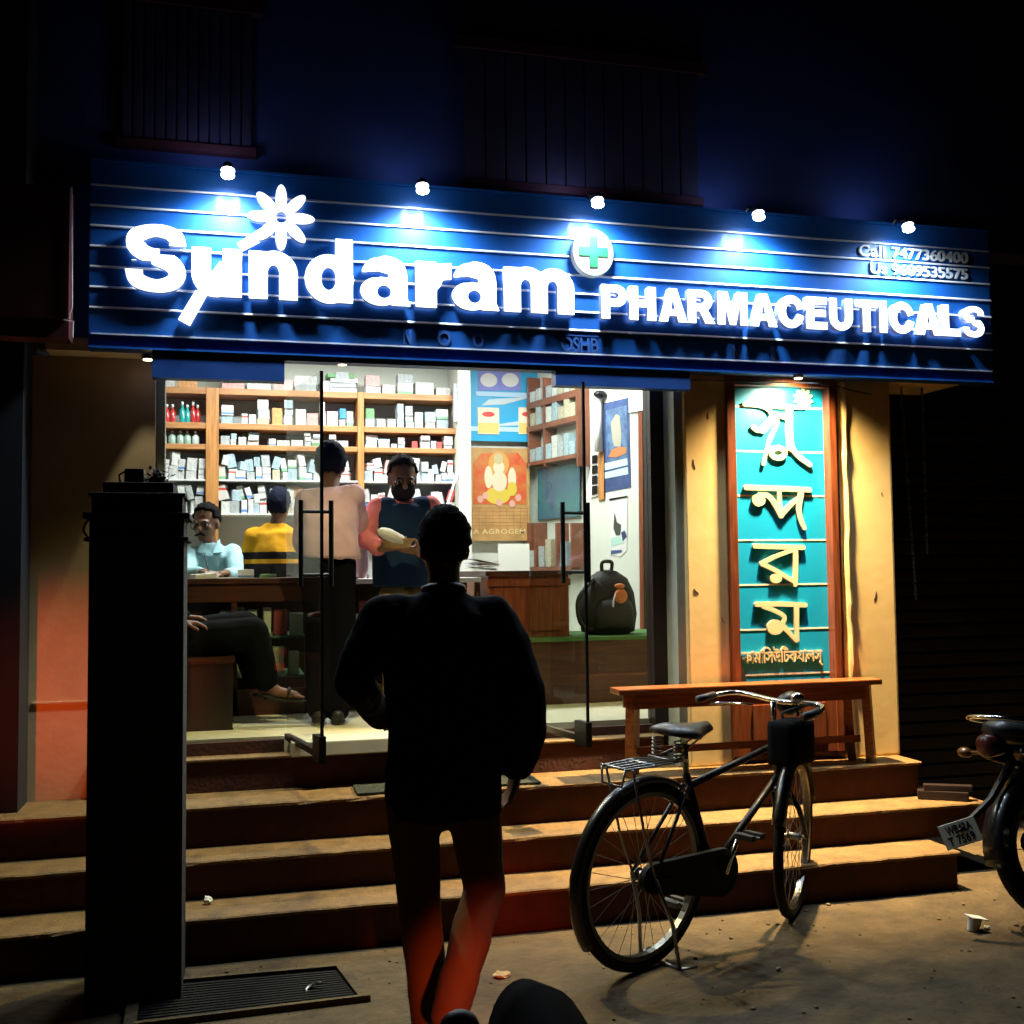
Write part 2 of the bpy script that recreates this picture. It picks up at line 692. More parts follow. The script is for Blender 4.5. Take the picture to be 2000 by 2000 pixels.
# left outside wall, soffit slab, pillar
q = BM()
box(q, -2.6, -.345, 5.22, 5.6, HA, 2.5)
lw = obj('left_wall', q, 'left_plaster', shop)
q = BM()
box(q, -.86, -.36, 5.214, 5.222, .930, .937)
sub('dado_line', q, 'left_plaster', lw)
q = BM()
box(q, -.80, -.346, FAS + .1, 5.46, 2.502, 2.56)
obj('soffit', q, 'soffit', shop)
q = BM()
box(q, 2.2401, 3.90, FAS + .1, 5.46, 2.502, 2.56)
obj('soffit', q, 'soffit', shop)
q = BM()
box(q, 2.245, 2.475, PIL, 5.5, HA, 2.502, .008)
box(q, 3.115, 3.45, PIL, 5.5, HA, 2.502, .012)
box(q, 2.475, 3.115, PIL + .07, 5.5, HA, 2.502)
pil = obj('pillar', q, 'cream', shop)
q = BM()
rnd = random.Random(4)
pts = [V((3.165 + rnd.uniform(-.006, .006), PIL - .002, z)) for z in np.linspace(.52, 2.49, 26)]
tube(q, pts, [.016 + rnd.uniform(-.005, .005) for _ in pts], 8)
sub('plaster_ridge', q, 'cream', pil)
for (x, z, l, a) in ((2.29, 2.06, .05, .2), (2.375, 2.3, .03, .1), (3.33, 1.37, .05, -.3), (2.43, 1.25, .03, .5), (3.38, 1.9, .02, .2), (2.28, 1.4, .025, 1)):
    q = BM()
    tube(q, [(x, PIL - .001, z), (x + a * l * .3, PIL - .001, z - l * .5), (x + a * l, PIL - .001, z - l)], [.001, .0022, .001], 6)
    sub('paint_chip', q, 'riser', pil)
# wall behind, right of the pillar: dark shutter
q = BM()
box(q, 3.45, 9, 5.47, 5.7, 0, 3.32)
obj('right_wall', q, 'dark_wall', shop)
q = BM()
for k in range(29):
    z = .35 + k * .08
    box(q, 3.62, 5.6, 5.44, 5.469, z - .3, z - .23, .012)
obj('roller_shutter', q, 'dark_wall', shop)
# windows in the upper wall
for (xa, xb, ya, yb) in ((238, 492, 20, 285), (905, 1358, 125, 372)):
    p0, p1 = at(xa, (ya + yb) / 2, 5.25), at(xb, (ya + yb) / 2, 5.25)
    z0, z1 = at((xa + xb) / 2, yb, 5.25).z, at((xa + xb) / 2, ya, 5.25).z
    q = BM()
    n = 12
    for k in range(n):
        w = (p1.x - p0.x) / n
        box(q, p0.x + k * w + .003, p0.x + (k + 1) * w - .003, 5.215, 5.249, z0, z1, .008)
    w_ = obj('shutter', q, 'shutter', shop)
    q = BM()
    box(q, p0.x - .05, p1.x + .05, 5.2, 5.249, z1, z1 + .06)
    sub('lintel', q, 'maroon', w_)
    q = BM()
    box(q, p0.x - .02, p1.x + .02, 5.2, 5.249, z0 - .04, z0 - .001)
    sub('sill', q, 'maroon', w_)

# ------------------------------------------------------------------ shop front (frames, glass, doors)
front = thing('glass_shopfront', 'glass shop front with dark frame round two open doors', 'shop front', (.9, SHOP, HS))
q = BM()
box(q, -.352, -.305, SHOP - .03, SHOP + .05, HS + .012, 2.5)
obj('jamb', q, 'putty', front)
q = BM()
box(q, 2.125, 2.20, SHOP - .05, SHOP + .05, HS + .012, 2.5)
obj('post', q, 'frame_dark', front)
q = BM()
box(q, 2.2001, 2.2449, PIL + .03, SHOP + .05, HA, 2.5)
obj('jamb', q, 'putty', front)
q = BM()
zc = at(800, 716, 5.02).z
box(q, -.345, .232, 4.986, 5.06, at(430, 742, 5.0).z, 2.4975)
obj('header', q, 'blue_dark', front)
q = BM()
box(q, 1.53, 2.24, 4.986, 5.06, at(1200, 757, 5.0).z, 2.4975)
obj('header', q, 'blue_dark', front)
q = BM()
box(q, .2325, 1.5295, 4.986, 5.06, zc, 2.4975)
obj('header', q, 'blue_dark', front)
q = BM()
box(q, -.305, .245, SHOP - .02, SHOP + .02, HS + .012, HS + .07)
obj('bottom_rail', q, 'riser', front)
q = BM()
box(q, 1.475, 2.125, SHOP - .02, SHOP + .02, HS + .012, HS + .055)
obj('bottom_rail', q, 'riser', front)
q = BM()
box(q, -.305, .25, SHOP - .005, SHOP + .005, HS + .07, 2.425)
obj('fixed_pane', q, 'glass', front)
q = BM()
box(q, 1.475, 2.125, SHOP - .005, SHOP + .005, HS + .055, 2.455)
obj('fixed_pane', q, 'glass', front)


def door(hx, hy, fx, fy, label):
    d = thing('glass_door', label, 'door', (hx, hy, .70), 'open glass doors of the shop')
    a, c = V((hx, hy, 0)), V((fx, fy, 0))
    u = (c - a).normalized()
    w = (c - a).length
    nn = V((-u.y, u.x, 0))
    mx = Matrix((u, nn, V((0, 0, 1)))).transposed().to_4x4()
    mx.translation = a
    q = BM()
    box(q, 0, w, -.006, .006, .70, 2.38, 0, mx)
    obj('pane', q, 'glass', d)
    q = BM()
    box(q, w - .004, w + .004, -.007, .007, .80, 2.38, 0, mx)
    obj('edge', q, 'black', d)
    q = BM()
    box(q, w - .10, w + .012, -.016, .016, .685, .80, .004, mx)
    obj('patch_fitting', q, 'black', d)
    q = BM()
    box(q, -.01, w - .11, -.014, .014, .705, .735, .004, mx)
    obj('bottom_rail', q, 'frame_dark', d)
    q = BM()
    z0, z1 = 1.46, 1.80
    for s in (-1, 1):
        cyl(q, mx @ V((w - .09, s * .068, z0 - .02)), mx @ V((w - .09, s * .068, z1 + .02)), .011, 10)
    for z in (z0 + .03, z1 - .03):
        cyl(q, mx @ V((w - .09, -.068, z)), mx @ V((w - .09, .068, z)), .008, 8)
    obj('handle', q, 'black', d)
    return d


door(.262, SHOP, .377, 4.71, 'open glass door with dark handle bars in front of the pink shirted man')
door(1.48, SHOP, 1.59, 4.75, 'open glass door with dark handle bars in front of the black backpack')

# ------------------------------------------------------------------ main sign
sign = thing('shop_sign', 'long blue shop sign board with glowing white letters', 'shop sign', (1.7, FAS, 2.5))
q = BM()
box(q, -.612, 4.03, FAS, FAS + .1, 2.555, 3.33, .006)
obj('panel', q, 'blue', sign)
q = BM()
box(q, -.612, 4.03, FAS + .012, FAS + .1, 2.5, 2.5549)
obj('lower_panel', q, 'blue_dark', sign)
q = BM()
box(q, -.612, 4.03, FAS - .004, FAS + .0119, 2.498, 2.507)
box(q, -.612, 4.03, FAS - .01, FAS + .1, 3.331, 3.343)
obj('edge_trim', q, 'blue', sign)
def tri_strip(q, xa, xb, z):
    prism(q, [(FAS - .0001, z + .006), (FAS - .009, z - .003), (FAS - .009, z - .005), (FAS - .0001, z - .005)], lambda a, c: V((xa, a, c)), lambda a, c: V((xb, a, c)))


for k in range(7):
    z = 3.226 - .0913 * k
    q = BM()
    tri_strip(q, -.608, 4.028, z)
    obj('strip', q, 'strip', sign)
q = BM()
box(q, -.60, 4.02, FAS - .006, FAS - .0001, 2.557, 2.564)
obj('strip', q, 'strip', sign)


def catmull(p, k=10, closed=False):
    p = [V((*a, 0)) if len(a) == 2 else V(a) for a in p]
    out = []
    n = len(p)
    for i in range(n if closed else n - 1):
        if closed:
            a, b_, c, d = p[i - 1], p[i], p[(i + 1) % n], p[(i + 2) % n]
        else:
            a, b_, c, d = p[max(i - 1, 0)], p[i], p[i + 1], p[min(i + 2, n - 1)]
        for s in range(k):
            t = s / k
            out.append(.5 * (2 * b_ + (c - a) * t + (2 * a - 5 * b_ + 4 * c - d) * t * t + (3 * b_ - a - 3 * c + d) * t ** 3))
    if not closed:
        out.append(p[-1])
    return out


def cm2(p, k=8):
    return [(v.x, v.y) for v in catmull(p, k)]


def g_S(w=.86):
    g = Glyph(w, 1)
    sx = w / .86
    sp = [(.735, .68), (.70, .82), (.45, .895), (.17, .82), (.13, .70), (.22, .60), (.45, .52), (.66, .42), (.735, .29), (.66, .165), (.43, .105), (.17, .18), (.12, .34)]
    rv = [.125, .108, .09, .11, .12, .125, .13, .125, .12, .11, .09, .108, .125]
    g.add(g.stroke([(x * sx, y) for x, y in cm2(sp)], [rv[i // 8] + (rv[min(i // 8 + 1, 12)] - rv[i // 8]) * (i % 8) / 8 for i in range(97)]))
    g.cut(g.rect(.48 * sx, 2, .555, .69)).cut(g.rect(-1, .37 * sx, .33, .455)).cut(g.ell(.45 * sx, .72, .17 * sx, .085)).cut(g.ell(.42 * sx, .29, .17 * sx, .085))
    return g


def g_n():
    g = Glyph(.71, .72)
    g.add(g.rect(0, .27, 0, .695)).add(np.maximum(g.ell(.37, .38, .34, .33), .38 - g.Y)).add(g.rect(.44, .71, 0, .38))
    g.cut(np.maximum(g.ell(.355, .38, .085, .12), .375 - g.Y)).cut(g.rect(.27, .44, -1, .38))
    return g


def g_u():
    g = Glyph(.71, .72)
    g.add(g.rect(0, .27, .33, .70)).add(np.maximum(g.ell(.34, .33, .34, .34), g.Y - .33)).add(g.rect(.44, .71, 0, .70))
    g.cut(np.maximum(g.ell(.355, .33, .085, .12), g.Y - .335)).cut(g.rect(.27, .44, .33, 2))
    return g


def g_d():
    g = Glyph(.71, 1)
    g.add(g.ell(.36, .345, .36, .365)).cut(g.ell(.35, .345, .11, .165)).add(g.rect(.45, .71, 0, .95))
    return g


def g_a():
    g = Glyph(.68, .72)
    g.add(g.stroke(cm2([(.13, .50), (.2, .59), (.34, .61), (.47, .57), (.515, .44), (.515, .2)]), [.105] * 16 + [.13] * 25))
    g.add(g.ell(.28, .205, .28, .215)).add(g.rect(.385, .645, .1, .45)).add(g.poly([(.40, .12), (.645, .12), (.69, 0), (.43, 0)]))
    g.cut(g.ell(.325, .20, .095, .095)).cut(g.stroke([(-.1, .44), (.31, .455)], .034)).cut(g.stroke([(.12, .445), (.24, .455)], .048))
    return g


def g_r():
    g = Glyph(.47, .72)
    g.add(g.rect(0, .27, 0, .695)).add(np.maximum(g.stroke(cm2([(.2, .38), (.28, .53), (.5, .57)]), .125), g.X - .46))
    return g


def g_m():
    g = Glyph(1.09, .72)
    g.add(g.rect(0, .26, 0, .695))
    for o in (0, .415):
        g.add(np.maximum(g.ell(o + .36, .40, .315, .31), .40 - g.Y)).add(g.rect(o + .415, o + .675, 0, .40))
    for o in (0, .415):
        g.cut(np.maximum(g.ell(o + .3375, .40, .0775, .11), .395 - g.Y)).cut(g.rect(o + .26, o + .415, -1, .40))
    return g


SUN = [('S', g_S(), 244, 363), ('u', g_u(), 374, 472), ('n', g_n(), 486, 581), ('d', g_d(), 595, 690), ('a', g_a(), 703, 801), ('r', g_r(), 811, 881),
       ('a', g_a(), 882, 974), ('m', g_m(), 983, 1120)]
ZB = 2.742
DEP = .032
for (ch, g, xa, xb) in SUN:
    wx0, wx1 = at(xa, 585, FAS - DEP).x, at(xb, 600, FAS - DEP).x
    me = curve_mesh('letter', g.loops(), .1)
    wtop = {'S': 1.0, 'd': .95}.get(ch, .705)
    co = np.array([v.co[:] for v in me.vertices])
    fit(me, wx0, wx1, ZB + co[:, 1].min() * .315, ZB + co[:, 1].max() * .315, FAS - .014, DEP)
    faces_mats(me, 0, 'letter', 'steel_edge')
    put('letter', me, None, sign)

# flower on a stick that runs behind the u
g = Glyph(2, 2, 120, .05)
for k in range(8):
    a = math.pi / 2 + k * math.pi / 4
    c = (1 + .57 * math.cos(a), 1 + .57 * math.sin(a))
    dx, dy = g.X - c[0], g.Y - c[1]
    la = dx * math.cos(a) + dy * math.sin(a)
    lb = -dx * math.sin(a) + dy * math.cos(a)
    wv = .17 * (1 + .0 * la)
    g.add((np.sqrt((la / .44) ** 2 + (lb / wv) ** 2) - 1) * wv)
g.add(g.ell(1, 1, .42, .42)).cut(g.ell(1, 1, .17, .17))
c = at(549, 427, FAS - .04)
me = fit(curve_mesh('flower', g.loops(), .1), c.x - .15, c.x + .15, c.z - .152, c.z + .152, FAS - .018, .04)
faces_mats(me, 0, 'letter', 'steel_edge')
put('flower_emblem', me, None, sign)
p = [at(520, 458, FAS - .03), at(470, 488, FAS - .03), at(400, 585, FAS - .03), at(356, 630, FAS - .03)]
q = BM()
for (a, c_, r0, r1) in ((at(517, 458, FAS), at(468, 486, FAS), .026, .02), (at(440, 520, FAS), at(412, 556, FAS), .026, .026), (at(393, 575, FAS), at(360, 632, FAS), .026, .028)):
    d = (c_ - a).normalized()
    nn = V((-d.z, 0, d.x))
    pl = [a + nn * r0, c_ + nn * r1, c_ - nn * r1, a - nn * r0]
    prism(q, [(v.x, v.z) for v in pl], lambda x, z: V((x, FAS - .030, z)), lambda x, z: V((x, FAS - .012, z)))
me_o = obj('stick', q, 'letter', sign)

CAPS = {}


def caps_glyph(ch):
    if ch == 'S':
        return g_S(.8)
    g = Glyph(1.05, 1)
    r = g.rect
    if ch in 'PR':
        g.add(r(.2, .48, .36, 1)).add(g.ell(.48, .68, .33, .32)).cut(r(.27, .42, .6, .78)).cut(g.ell(.42, .69, .13, .09)).add(r(0, .27, 0, 1))
        if ch == 'R':
            g.add(g.poly([(.33, .47), (.62, .47), (.90, 0), (.58, 0)]))
    elif ch == 'H':
        g.add(r(0, .27, 0, 1)).add(r(.57, .84, 0, 1)).add(r(.2, .6, .385, .615))
    elif ch == 'A':
        g.add(g.poly([(0, 0), (.33, 1), (.60, 1), (.93, 0), (.64, 0), (.59, .18), (.34, .18), (.29, 0)])).cut(g.poly([(.395, .37), (.535, .37), (.465, .68)]))
    elif ch == 'M':
        g.add(g.poly([(0, 0), (0, 1), (.34, 1), (.5, .42), (.66, 1), (1, 1), (1, 0), (.75, 0), (.75, .60), (.6, 0), (.4, 0), (.25, .60), (.25, 0)]))
    elif ch == 'C':
        g.add(g.ell(.46, .5, .46, .52)).cut(g.ell(.48, .5, .2, .27)).cut(g.poly([(.5, .5), (1.2, .72), (1.2, .28)]))
    elif ch == 'E':
        g.add(r(0, .27, 0, 1)).add(r(0, .72, 0, .23)).add(r(0, .68, .39, .61)).add(r(0, .72, .77, 1))
    elif ch == 'U':
        g.add(r(0, .27, .4, 1)).add(r(.56, .83, .4, 1)).add(np.maximum(g.ell(.415, .4, .415, .42), g.Y - .4))
        g.cut(np.maximum(g.ell(.415, .4, .145, .18), g.Y - .41)).cut(r(.27, .56, .4, 2))
    elif ch == 'T':
        g.add(r(0, .82, .76, 1)).add(r(.275, .545, 0, 1))
    elif ch == 'I':
        g.add(r(0, .27, 0, 1))
    elif ch == 'L':
        g.add(r(0, .27, 0, 1)).add(r(0, .7, 0, .24))
    return g


word = 'PHARMACEUTICALS'
ms = []
x = 0
for ch in word:
    lp = caps_glyph(ch).loops()
    xs = [p[0] for l in lp for p in l]
    gap = {'A': .02, 'T': .05}.get(ch, .085)
    ms.append((lp, x - min(xs), x, x + max(xs) - min(xs)))
    x += max(xs) - min(xs) + gap
tot = x - .085
sc = (3.945 - 1.752) / tot
for (lp, off, a, c_) in ms:
    me = fit(curve_mesh('letter', lp, .1), 1.752 + a * sc, 1.752 + c_ * sc, 2.732, 2.902, FAS - .014, .036)
    faces_mats(me, 0, 'letter2', 'steel_edge')
    put('letter', me, None, sign)

# round white disc with the green cross
c = at(1159, 493, FAS - .04)
q = BM()
rings = [[V((c.x + .107 * s * math.cos(a), y, c.z + .118 * s * math.sin(a))) for a in np.linspace(0, 2 * math.pi, 56, endpoint=False)]
         for (y, s) in ((FAS - .001, 1), (FAS - .034, 1), (FAS - .040, .965))]
loft(q, rings)
disc = obj('disc', q, 'disc', sign)
q = BM()
w_, l_ = .022, .074
pl = [(-w_, -l_), (w_, -l_), (w_, -w_), (l_, -w_), (l_, w_), (w_, w_), (w_, l_), (-w_, l_), (-w_, w_), (-l_, w_), (-l_, -w_), (-w_, -w_)]
prism(q, [(c.x + a, c.z + .004 + e * 1.05) for a, e in pl], lambda x, z: V((x, FAS - .046, z)), lambda x, z: V((x, FAS - .0401, z)))
sub('cross', q, 'green', disc)

# telephone lines
me = text_mesh('Call', .1, 1.1, .012)
p0, p1 = at(1681, 512, FAS - .02), at(1731, 480, FAS - .02)
mes = [fit(me, p0.x, p1.x, 3.149, 3.209, FAS - .001, .012)]
p0, p1 = at(1745, 512, FAS - .02), at(1893, 500, FAS - .02)
mes.append(fit(text_mesh('7477360400', .1, 1.0, .014), p0.x, p1.x, 3.149, 3.209, FAS - .001, .012))
for me in mes:
    put('phone_lettering', me, 'silver_letter', sign)
mes = []
p0, p1 = at(1703, 540, FAS - .02), at(1735, 540, FAS - .02)
mes.append(fit(text_mesh('Us', .1, 1.08, .008), p0.x, p1.x, 3.058, 3.118, FAS - .001, .012))
p0, p1 = at(1745, 540, FAS - .02), at(1893, 540, FAS - .02)
mes.append(fit(text_mesh('9609535575', .1, 1.0, .014), p0.x, p1.x, 3.058, 3.118, FAS - .001, .012))
for me in mes:
    put('phone_lettering', me, 'silver_letter', sign)
# faint raised address, only fragments of which can be read
mes = []
for (t, xa, xb) in (('N', 788, 803), ('O', 855, 880), ('O', 924, 944), ('OSHB', 1096, 1168), ('N', 1431, 1444), ('1', 1504, 1513)):
    mes.append(fit(text_mesh(t, .1, 1, .012), at(xa, 680, FAS).x, at(xb, 680, FAS).x, 2.572, 2.642, FAS - .0001, .006))
for z in (2.568, 2.648):
    q = BM()
    box(q, at(1100, 680, FAS).x, at(1168, 680, FAS).x, FAS - .006, FAS - .0001, z, z + .004)
    me = bpy.data.meshes.new('l')
    q.to_mesh(me)
    q.free()
    mes.append(me)
for me in mes:
    put('address_lettering', me, 'faint_letter', sign)

# the five lamps over the sign
names = ['above the flower emblem', 'above the letter r', 'above the green cross', 'between the cross and the phone numbers', 'above the phone numbers']
for x, nm in zip(LAMPX, names):
    l = thing('sign_lamp', 'small lit white sign lamp ' + nm, 'lamp', (x, LAMPY, 3.27), 'lamps along the top of the sign')
    q = BM()
    tube(q, [(x, FAS - .01, 3.337), (x, 4.94, 3.35), (x, LAMPY + .015, 3.31)], .007, 8)
    obj('arm', q, 'black', l)
    q = BM()
    tube(q, [(x, LAMPY + .01, 3.318), (x, LAMPY, 3.285)], [.02, .032], 14)
    obj('housing', q, 'alu', l)
    q = BM()
    ball(q, (x, LAMPY - .008, 3.262), .026, (1.15, 1.15, .62))
    obj('bulb', q, 'bulb', l, True)

# soffit downlights; the left wall one is an added housing
for (x, y, nm) in ((2.83, 4.955, 'above the teal sign'), (.5, 5.04, 'above the doorway'), (-.372, 5.10, 'added above the left wall for its lit triangle')):
    l = thing('soffit_downlight', 'small round downlight under the soffit ' + nm, 'lamp', (x, y, 2.48))
    q = BM()
    cyl(q, (x, y, 2.478), (x, y, 2.4975), .026, 18)
    obj('housing', q, 'black', l)
    q = BM()
    cyl(q, (x, y, 2.473), (x, y, 2.4779), .02, 18)
    obj('lens', q, mat('warm_lens', (1, 1, 1), .4, emit=(1, .7, .35), estr=6), l)

# ------------------------------------------------------------------ teal Bengali sign in its wooden frame
bs = thing('vertical_sign', 'tall teal sign with cream Bengali letters in a red wood frame', 'sign', (2.79, PIL, .6))
YB_ = PIL + .045


def z8(x, y, Y=YB_):
    return at(1280 + x / 2.973, 700 + y / 2.973, Y)


xl, xr = 2.535, 3.055
zt, zb = z8(700, 172).z, z8(700, 1885).z
q = BM()
box(q, xl - .012, xr + .012, YB_, YB_ + .02, zb - .03, zt)
obj('face', q, 'teal', bs)
q = BM()
box(q, xl - .06, xl - .012, PIL - .02, PIL + .09, HA + .04, zt + .06, .004)
box(q, xr + .012, xr + .052, PIL - .02, PIL + .09, HA + .04, zt + .06, .004)
box(q, xl - .012, xr + .012, PIL - .018, PIL + .088, zt, zt + .06, .004)
box(q, xl - .012, xr + .012, PIL - .012, PIL + .088, HA + .04, HA + .36, .004)
box(q, xl + .05, xr - .05, PIL - .019, PIL - .0121, HA + .1, HA + .3, .004)
obj('frame', q, 'wood_door', bs)
q = BM()
cyl(q, (xr + .065, PIL - .004, .52), (xr + .065, PIL - .004, 2.49), .008, 8)
obj('conduit', q, 'wood_door', bs)
q = BM()
for y in (285, 542, 798, 1055, 1313, 1572, 1833):
    z = z8(700, y).z
    box(q, xl - .01, xr + .01, YB_ - .002, YB_ - .0001, z - .0045, z + .0045)
obj('line', q, 'sign_line', bs)


def beng(strokes, rings=(), balls=()):
    pts = [z8(*p) for s in strokes for p in s[0]] + [z8(*p[0]) for p in rings] + [z8(*p[0]) for p in balls]
    x0, z0 = min(p.x for p in pts) - .06, min(p.z for p in pts) - .08
    x1, z1 = max(p.x for p in pts) + .06, max(p.z for p in pts) + .08
    g = Glyph.__new__(Glyph)
    g.res = 900
    g.x = np.arange(x0, x1, 1 / 900)
    g.y = np.arange(z0, z1, 1 / 900)
    g.X, g.Y = np.meshgrid(g.x, g.y)
    g.d = np.full(g.X.shape, 9.)
    k = .00085
    for s in strokes:
        P = cm2([(z8(*p).x, z8(*p).z) for p in s[0]], 6)
        r = s[1]
        rr = r * k if not isinstance(r, tuple) else [(r[0] + (r[1] - r[0]) * i / (len(P) - 1)) * k for i in range(len(P))]
        g.add(g.stroke(P, rr))
    for (p, rx, ry, tk) in rings:
        c = z8(*p)
        g.add(g.ring(c.x, c.z, rx * k, ry * k, tk * k, tk * k))
    for (p, rx, ry) in balls:
        c = z8(*p)
        g.add(g.ell(c.x, c.z, rx * k, ry * k))
    lp = g.loops()
    me = curve_mesh('letter', lp, .1)
    xs = [a[0] for l in lp for a in l]
    zs = [a[1] for l in lp for a in l]
    fit(me, min(xs), max(xs), min(zs), max(zs), YB_ - .0021, .012)
    return put('letter', me, 'sign_letter', bs)


beng([([(512, 268), (660, 280), (850, 288)], 13), ([(590, 276), (640, 292), (668, 330), (645, 375), (598, 418), (565, 402)], (12, 17)),
      ([(618, 425), (668, 372), (712, 338), (765, 352)], 15), ([(772, 292), (770, 420), (778, 515)], (22, 26)), ([(776, 500), (815, 560), (890, 618)], (18, 15)),
      ([(705, 372), (652, 490), (622, 612)], (12, 13))], [((706, 550), 62, 48, 34)])
beng([([(522, 750), (700, 756), (888, 764)], 16), ([(600, 792), (650, 800), (690, 850), (724, 912)], (16, 18)), ([(712, 766), (716, 850), (724, 908)], 15),
      ([(724, 912), (780, 850), (842, 800)], (16, 14)), ([(838, 790), (826, 870), (836, 930), (858, 984)], (20, 14))], (), [((594, 824), 44, 38)])
beng([([(572, 1090), (700, 1094), (852, 1098)], 15), ([(806, 1104), (808, 1200), (806, 1312)], (18, 15)), ([(792, 1112), (690, 1150), (612, 1192)], 13),
      ([(612, 1192), (690, 1230), (800, 1296)], 14)], (), [((694, 1278), 40, 29)])
beng([([(582, 1428), (720, 1426), (864, 1432)], 15), ([(812, 1436), (814, 1540), (818, 1634)], (19, 12)), ([(622, 1440), (690, 1465), (742, 1500), (730, 1545)], 14),
      ([(742, 1560), (775, 1596), (812, 1640)], (18, 10))], (), [((690, 1560), 56, 46)])
# small line: visual order of the letters, with the reph and ya-phala strokes added
mes = [text_mesh('\u09ab\u09be\u09ae\u09be\u09bf\u09b8\u0989\u09bf\u099f\u0995\u09af\u09be\u09b2\u09b8\u09cd', .1, .9, .01)]
a0, a1 = z8(498, 1740), z8(968, 1740)
me = fit(mes[0], a0.x, a1.x, z8(700, 1792).z, z8(700, 1672).z, YB_ - .0022, .008)
q = BM()
for (s, e2) in (((612, 1700), (640, 1680)), ):
    tube(q, [z8(*s, YB_ - .006), z8(*e2, YB_ - .006)], .004, 6)
m2 = bpy.data.meshes.new('s')
q.to_mesh(m2)
q.free()
put('small_lettering', join_meshes('small_lettering', [me, m2]), 'sign_letter', bs)
g = Glyph(2, 2, 120, .05)
for k in range(10):
    a = math.pi / 2 + k * math.pi / 5
    dx, dy = g.X - 1 - .6 * math.cos(a), g.Y - 1 - .6 * math.sin(a)
    la, lb = dx * math.cos(a) + dy * math.sin(a), -dx * math.sin(a) + dy * math.cos(a)
    g.add((np.sqrt((la / .4) ** 2 + (lb / .17) ** 2) - 1) * .17)
g.add(g.ell(1, 1, .42, .42)).cut(g.ell(1, 1, .16, .16))
c = z8(853, 236)
put('flower_emblem', fit(curve_mesh('f', g.loops(), .1), c.x - .054, c.x + .054, c.z - .056, c.z + .056, YB_ - .0022, .012), 'sign_letter', bs)
q = BM()
pl = [z8(458, 1585), z8(470, 1680), z8(490, 1740), z8(525, 1865), z8(530, 1900), z8(450, 1900)]
prism(q, [(p.x, p.z) for p in pl], lambda x, z: V((x, YB_ - .006, z)), lambda x, z: V((x, YB_ - .003, z)))
obj('torn_corner', q, 'black_plastic', bs)

q = BM()
tube(q, catmull([V((2.25, PIL - .012, 2.47)), V((2.6, 4.99, 2.455)), V((3.0, 4.992, 2.458)), V((3.3, PIL - .012, 2.43)), V((3.85, 5.3, 2.44))], 8), .0035, 6)
single('cable', q, 'black', 'thin dark cable sagging under the soffit over the cream pillar', 'cable')

# ------------------------------------------------------------------ neighbours, chains
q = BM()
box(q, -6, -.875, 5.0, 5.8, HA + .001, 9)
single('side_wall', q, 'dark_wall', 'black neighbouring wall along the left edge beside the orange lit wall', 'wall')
nb = thing('sign_box', 'dark maroon boxed board with a thin pale edge left of the blue sign', 'sign board', (-1.4, 4.9, 2.5))
ex = at(141, 500, 4.86).x
q = BM()
box(q, -2.6, ex - .012, 4.86, 4.99, at(140, 622, 4.86).z, at(140, 366, 4.86).z)
box(q, -2.6, ex - .012, 4.875, 4.99, at(140, 660, 4.86).z, at(140, 622, 4.86).z - .0001)
obj('board', q, 'maroon', nb)
q = BM()
tube(q, [at(x, y, 4.855) for x, y in ((140, 366), (141, 600), (136, 614), (136, 622), (122, 625), (143, 628), (142, 660))], .0032, 6)
obj('edge', q, 'trim', nb)


def chain(x, y, z0, z1, name, label, sl=0.):
    q = BM()
    k = 0
    z = z0
    while z > z1:
        xx = x + sl * (z0 - z)
        u = V((1, 0, 0)) if k % 2 else V((0, 1, 0))
        tube(q, [V((xx, y, z - .016)) + u * .007 * math.cos(a) + V((0, 0, 1)) * .016 * math.sin(a) for a in np.linspace(0, 2 * math.pi, 10, endpoint=False)], .0028, 5, True)
        z -= .025
        k += 1
    return single(name, q, 'dullsteel', label, 'chain', 'chains hanging right of the cream pillar')


c0 = at(1755, 745, 5.2)
chain(c0.x + .015, 5.2, 2.50, 1.35, 'hanging_chain', 'rusty steel chain hanging close beside the cream pillar', .045)
c1 = at(1800, 745, 5.2)
chain(c1.x, 5.2, 2.50, 1.6, 'hanging_chain', 'thin steel chain hanging farther out from the cream pillar', 0)

# ------------------------------------------------------------------ gatepost
gp = thing('gatepost', 'square dark gatepost with stepped cap standing before the steps', 'gatepost', (-.326, 4.21, 0))


def ring4(q, x0, x1, y0, y1, z0, z1, e, bev=.006):
    box(q, x0 - e, x1 + e, y0 - e, y1 + e, z0, z1, bev)


GX0, GX1, GY0, GY1 = -.488, -.166, 4.05, 4.37
q = BM()
ring4(q, GX0, GX1, GY0, GY1, -.02, 1.62, 0)
obj('shaft', q, 'post_paint', gp)
q = BM()
ring4(q, GX0, GX1, GY0, GY1, 1.62, 1.635, .016)
ring4(q, GX0, GX1, GY0, GY1, 1.6351, 1.70, .0)
ring4(q, GX0, GX1, GY0, GY1, 1.7001, 1.722, .02)
ring4(q, GX0, GX1, GY0, GY1, 1.7221, 1.782, -.006)
ring4(q, GX0, GX1, GY0, GY1, 1.7821, 1.794, .004)
ring4(q, GX0, GX1, GY0, GY1, 1.7941, 1.835, -.04)
obj('cap', q, 'post_paint', gp)
q = BM()
tube(q, catmull([at(182, 1008, 4.05), at(170, 1018, 4.04), at(163, 1035, 4.04), at(172, 1050, 4.04)]), .004, 6)
obj('wire', q, 'black', gp)
q = BM()
p = at(263, 943, 4.2)
box(q, p.x - .035, p.x + .035, 4.17, 4.25, 1.8351, 1.893, .012)
tube(q, [(p.x - .05, 4.2, 1.838), (p.x - .055, 4.2, 1.87), (p.x - .03, 4.2, 1.885)], .004, 6)
single('gate_lamp', q, 'black', 'small dark box lamp on top of the gatepost', 'lamp')
q = BM()
rnd = random.Random(9)
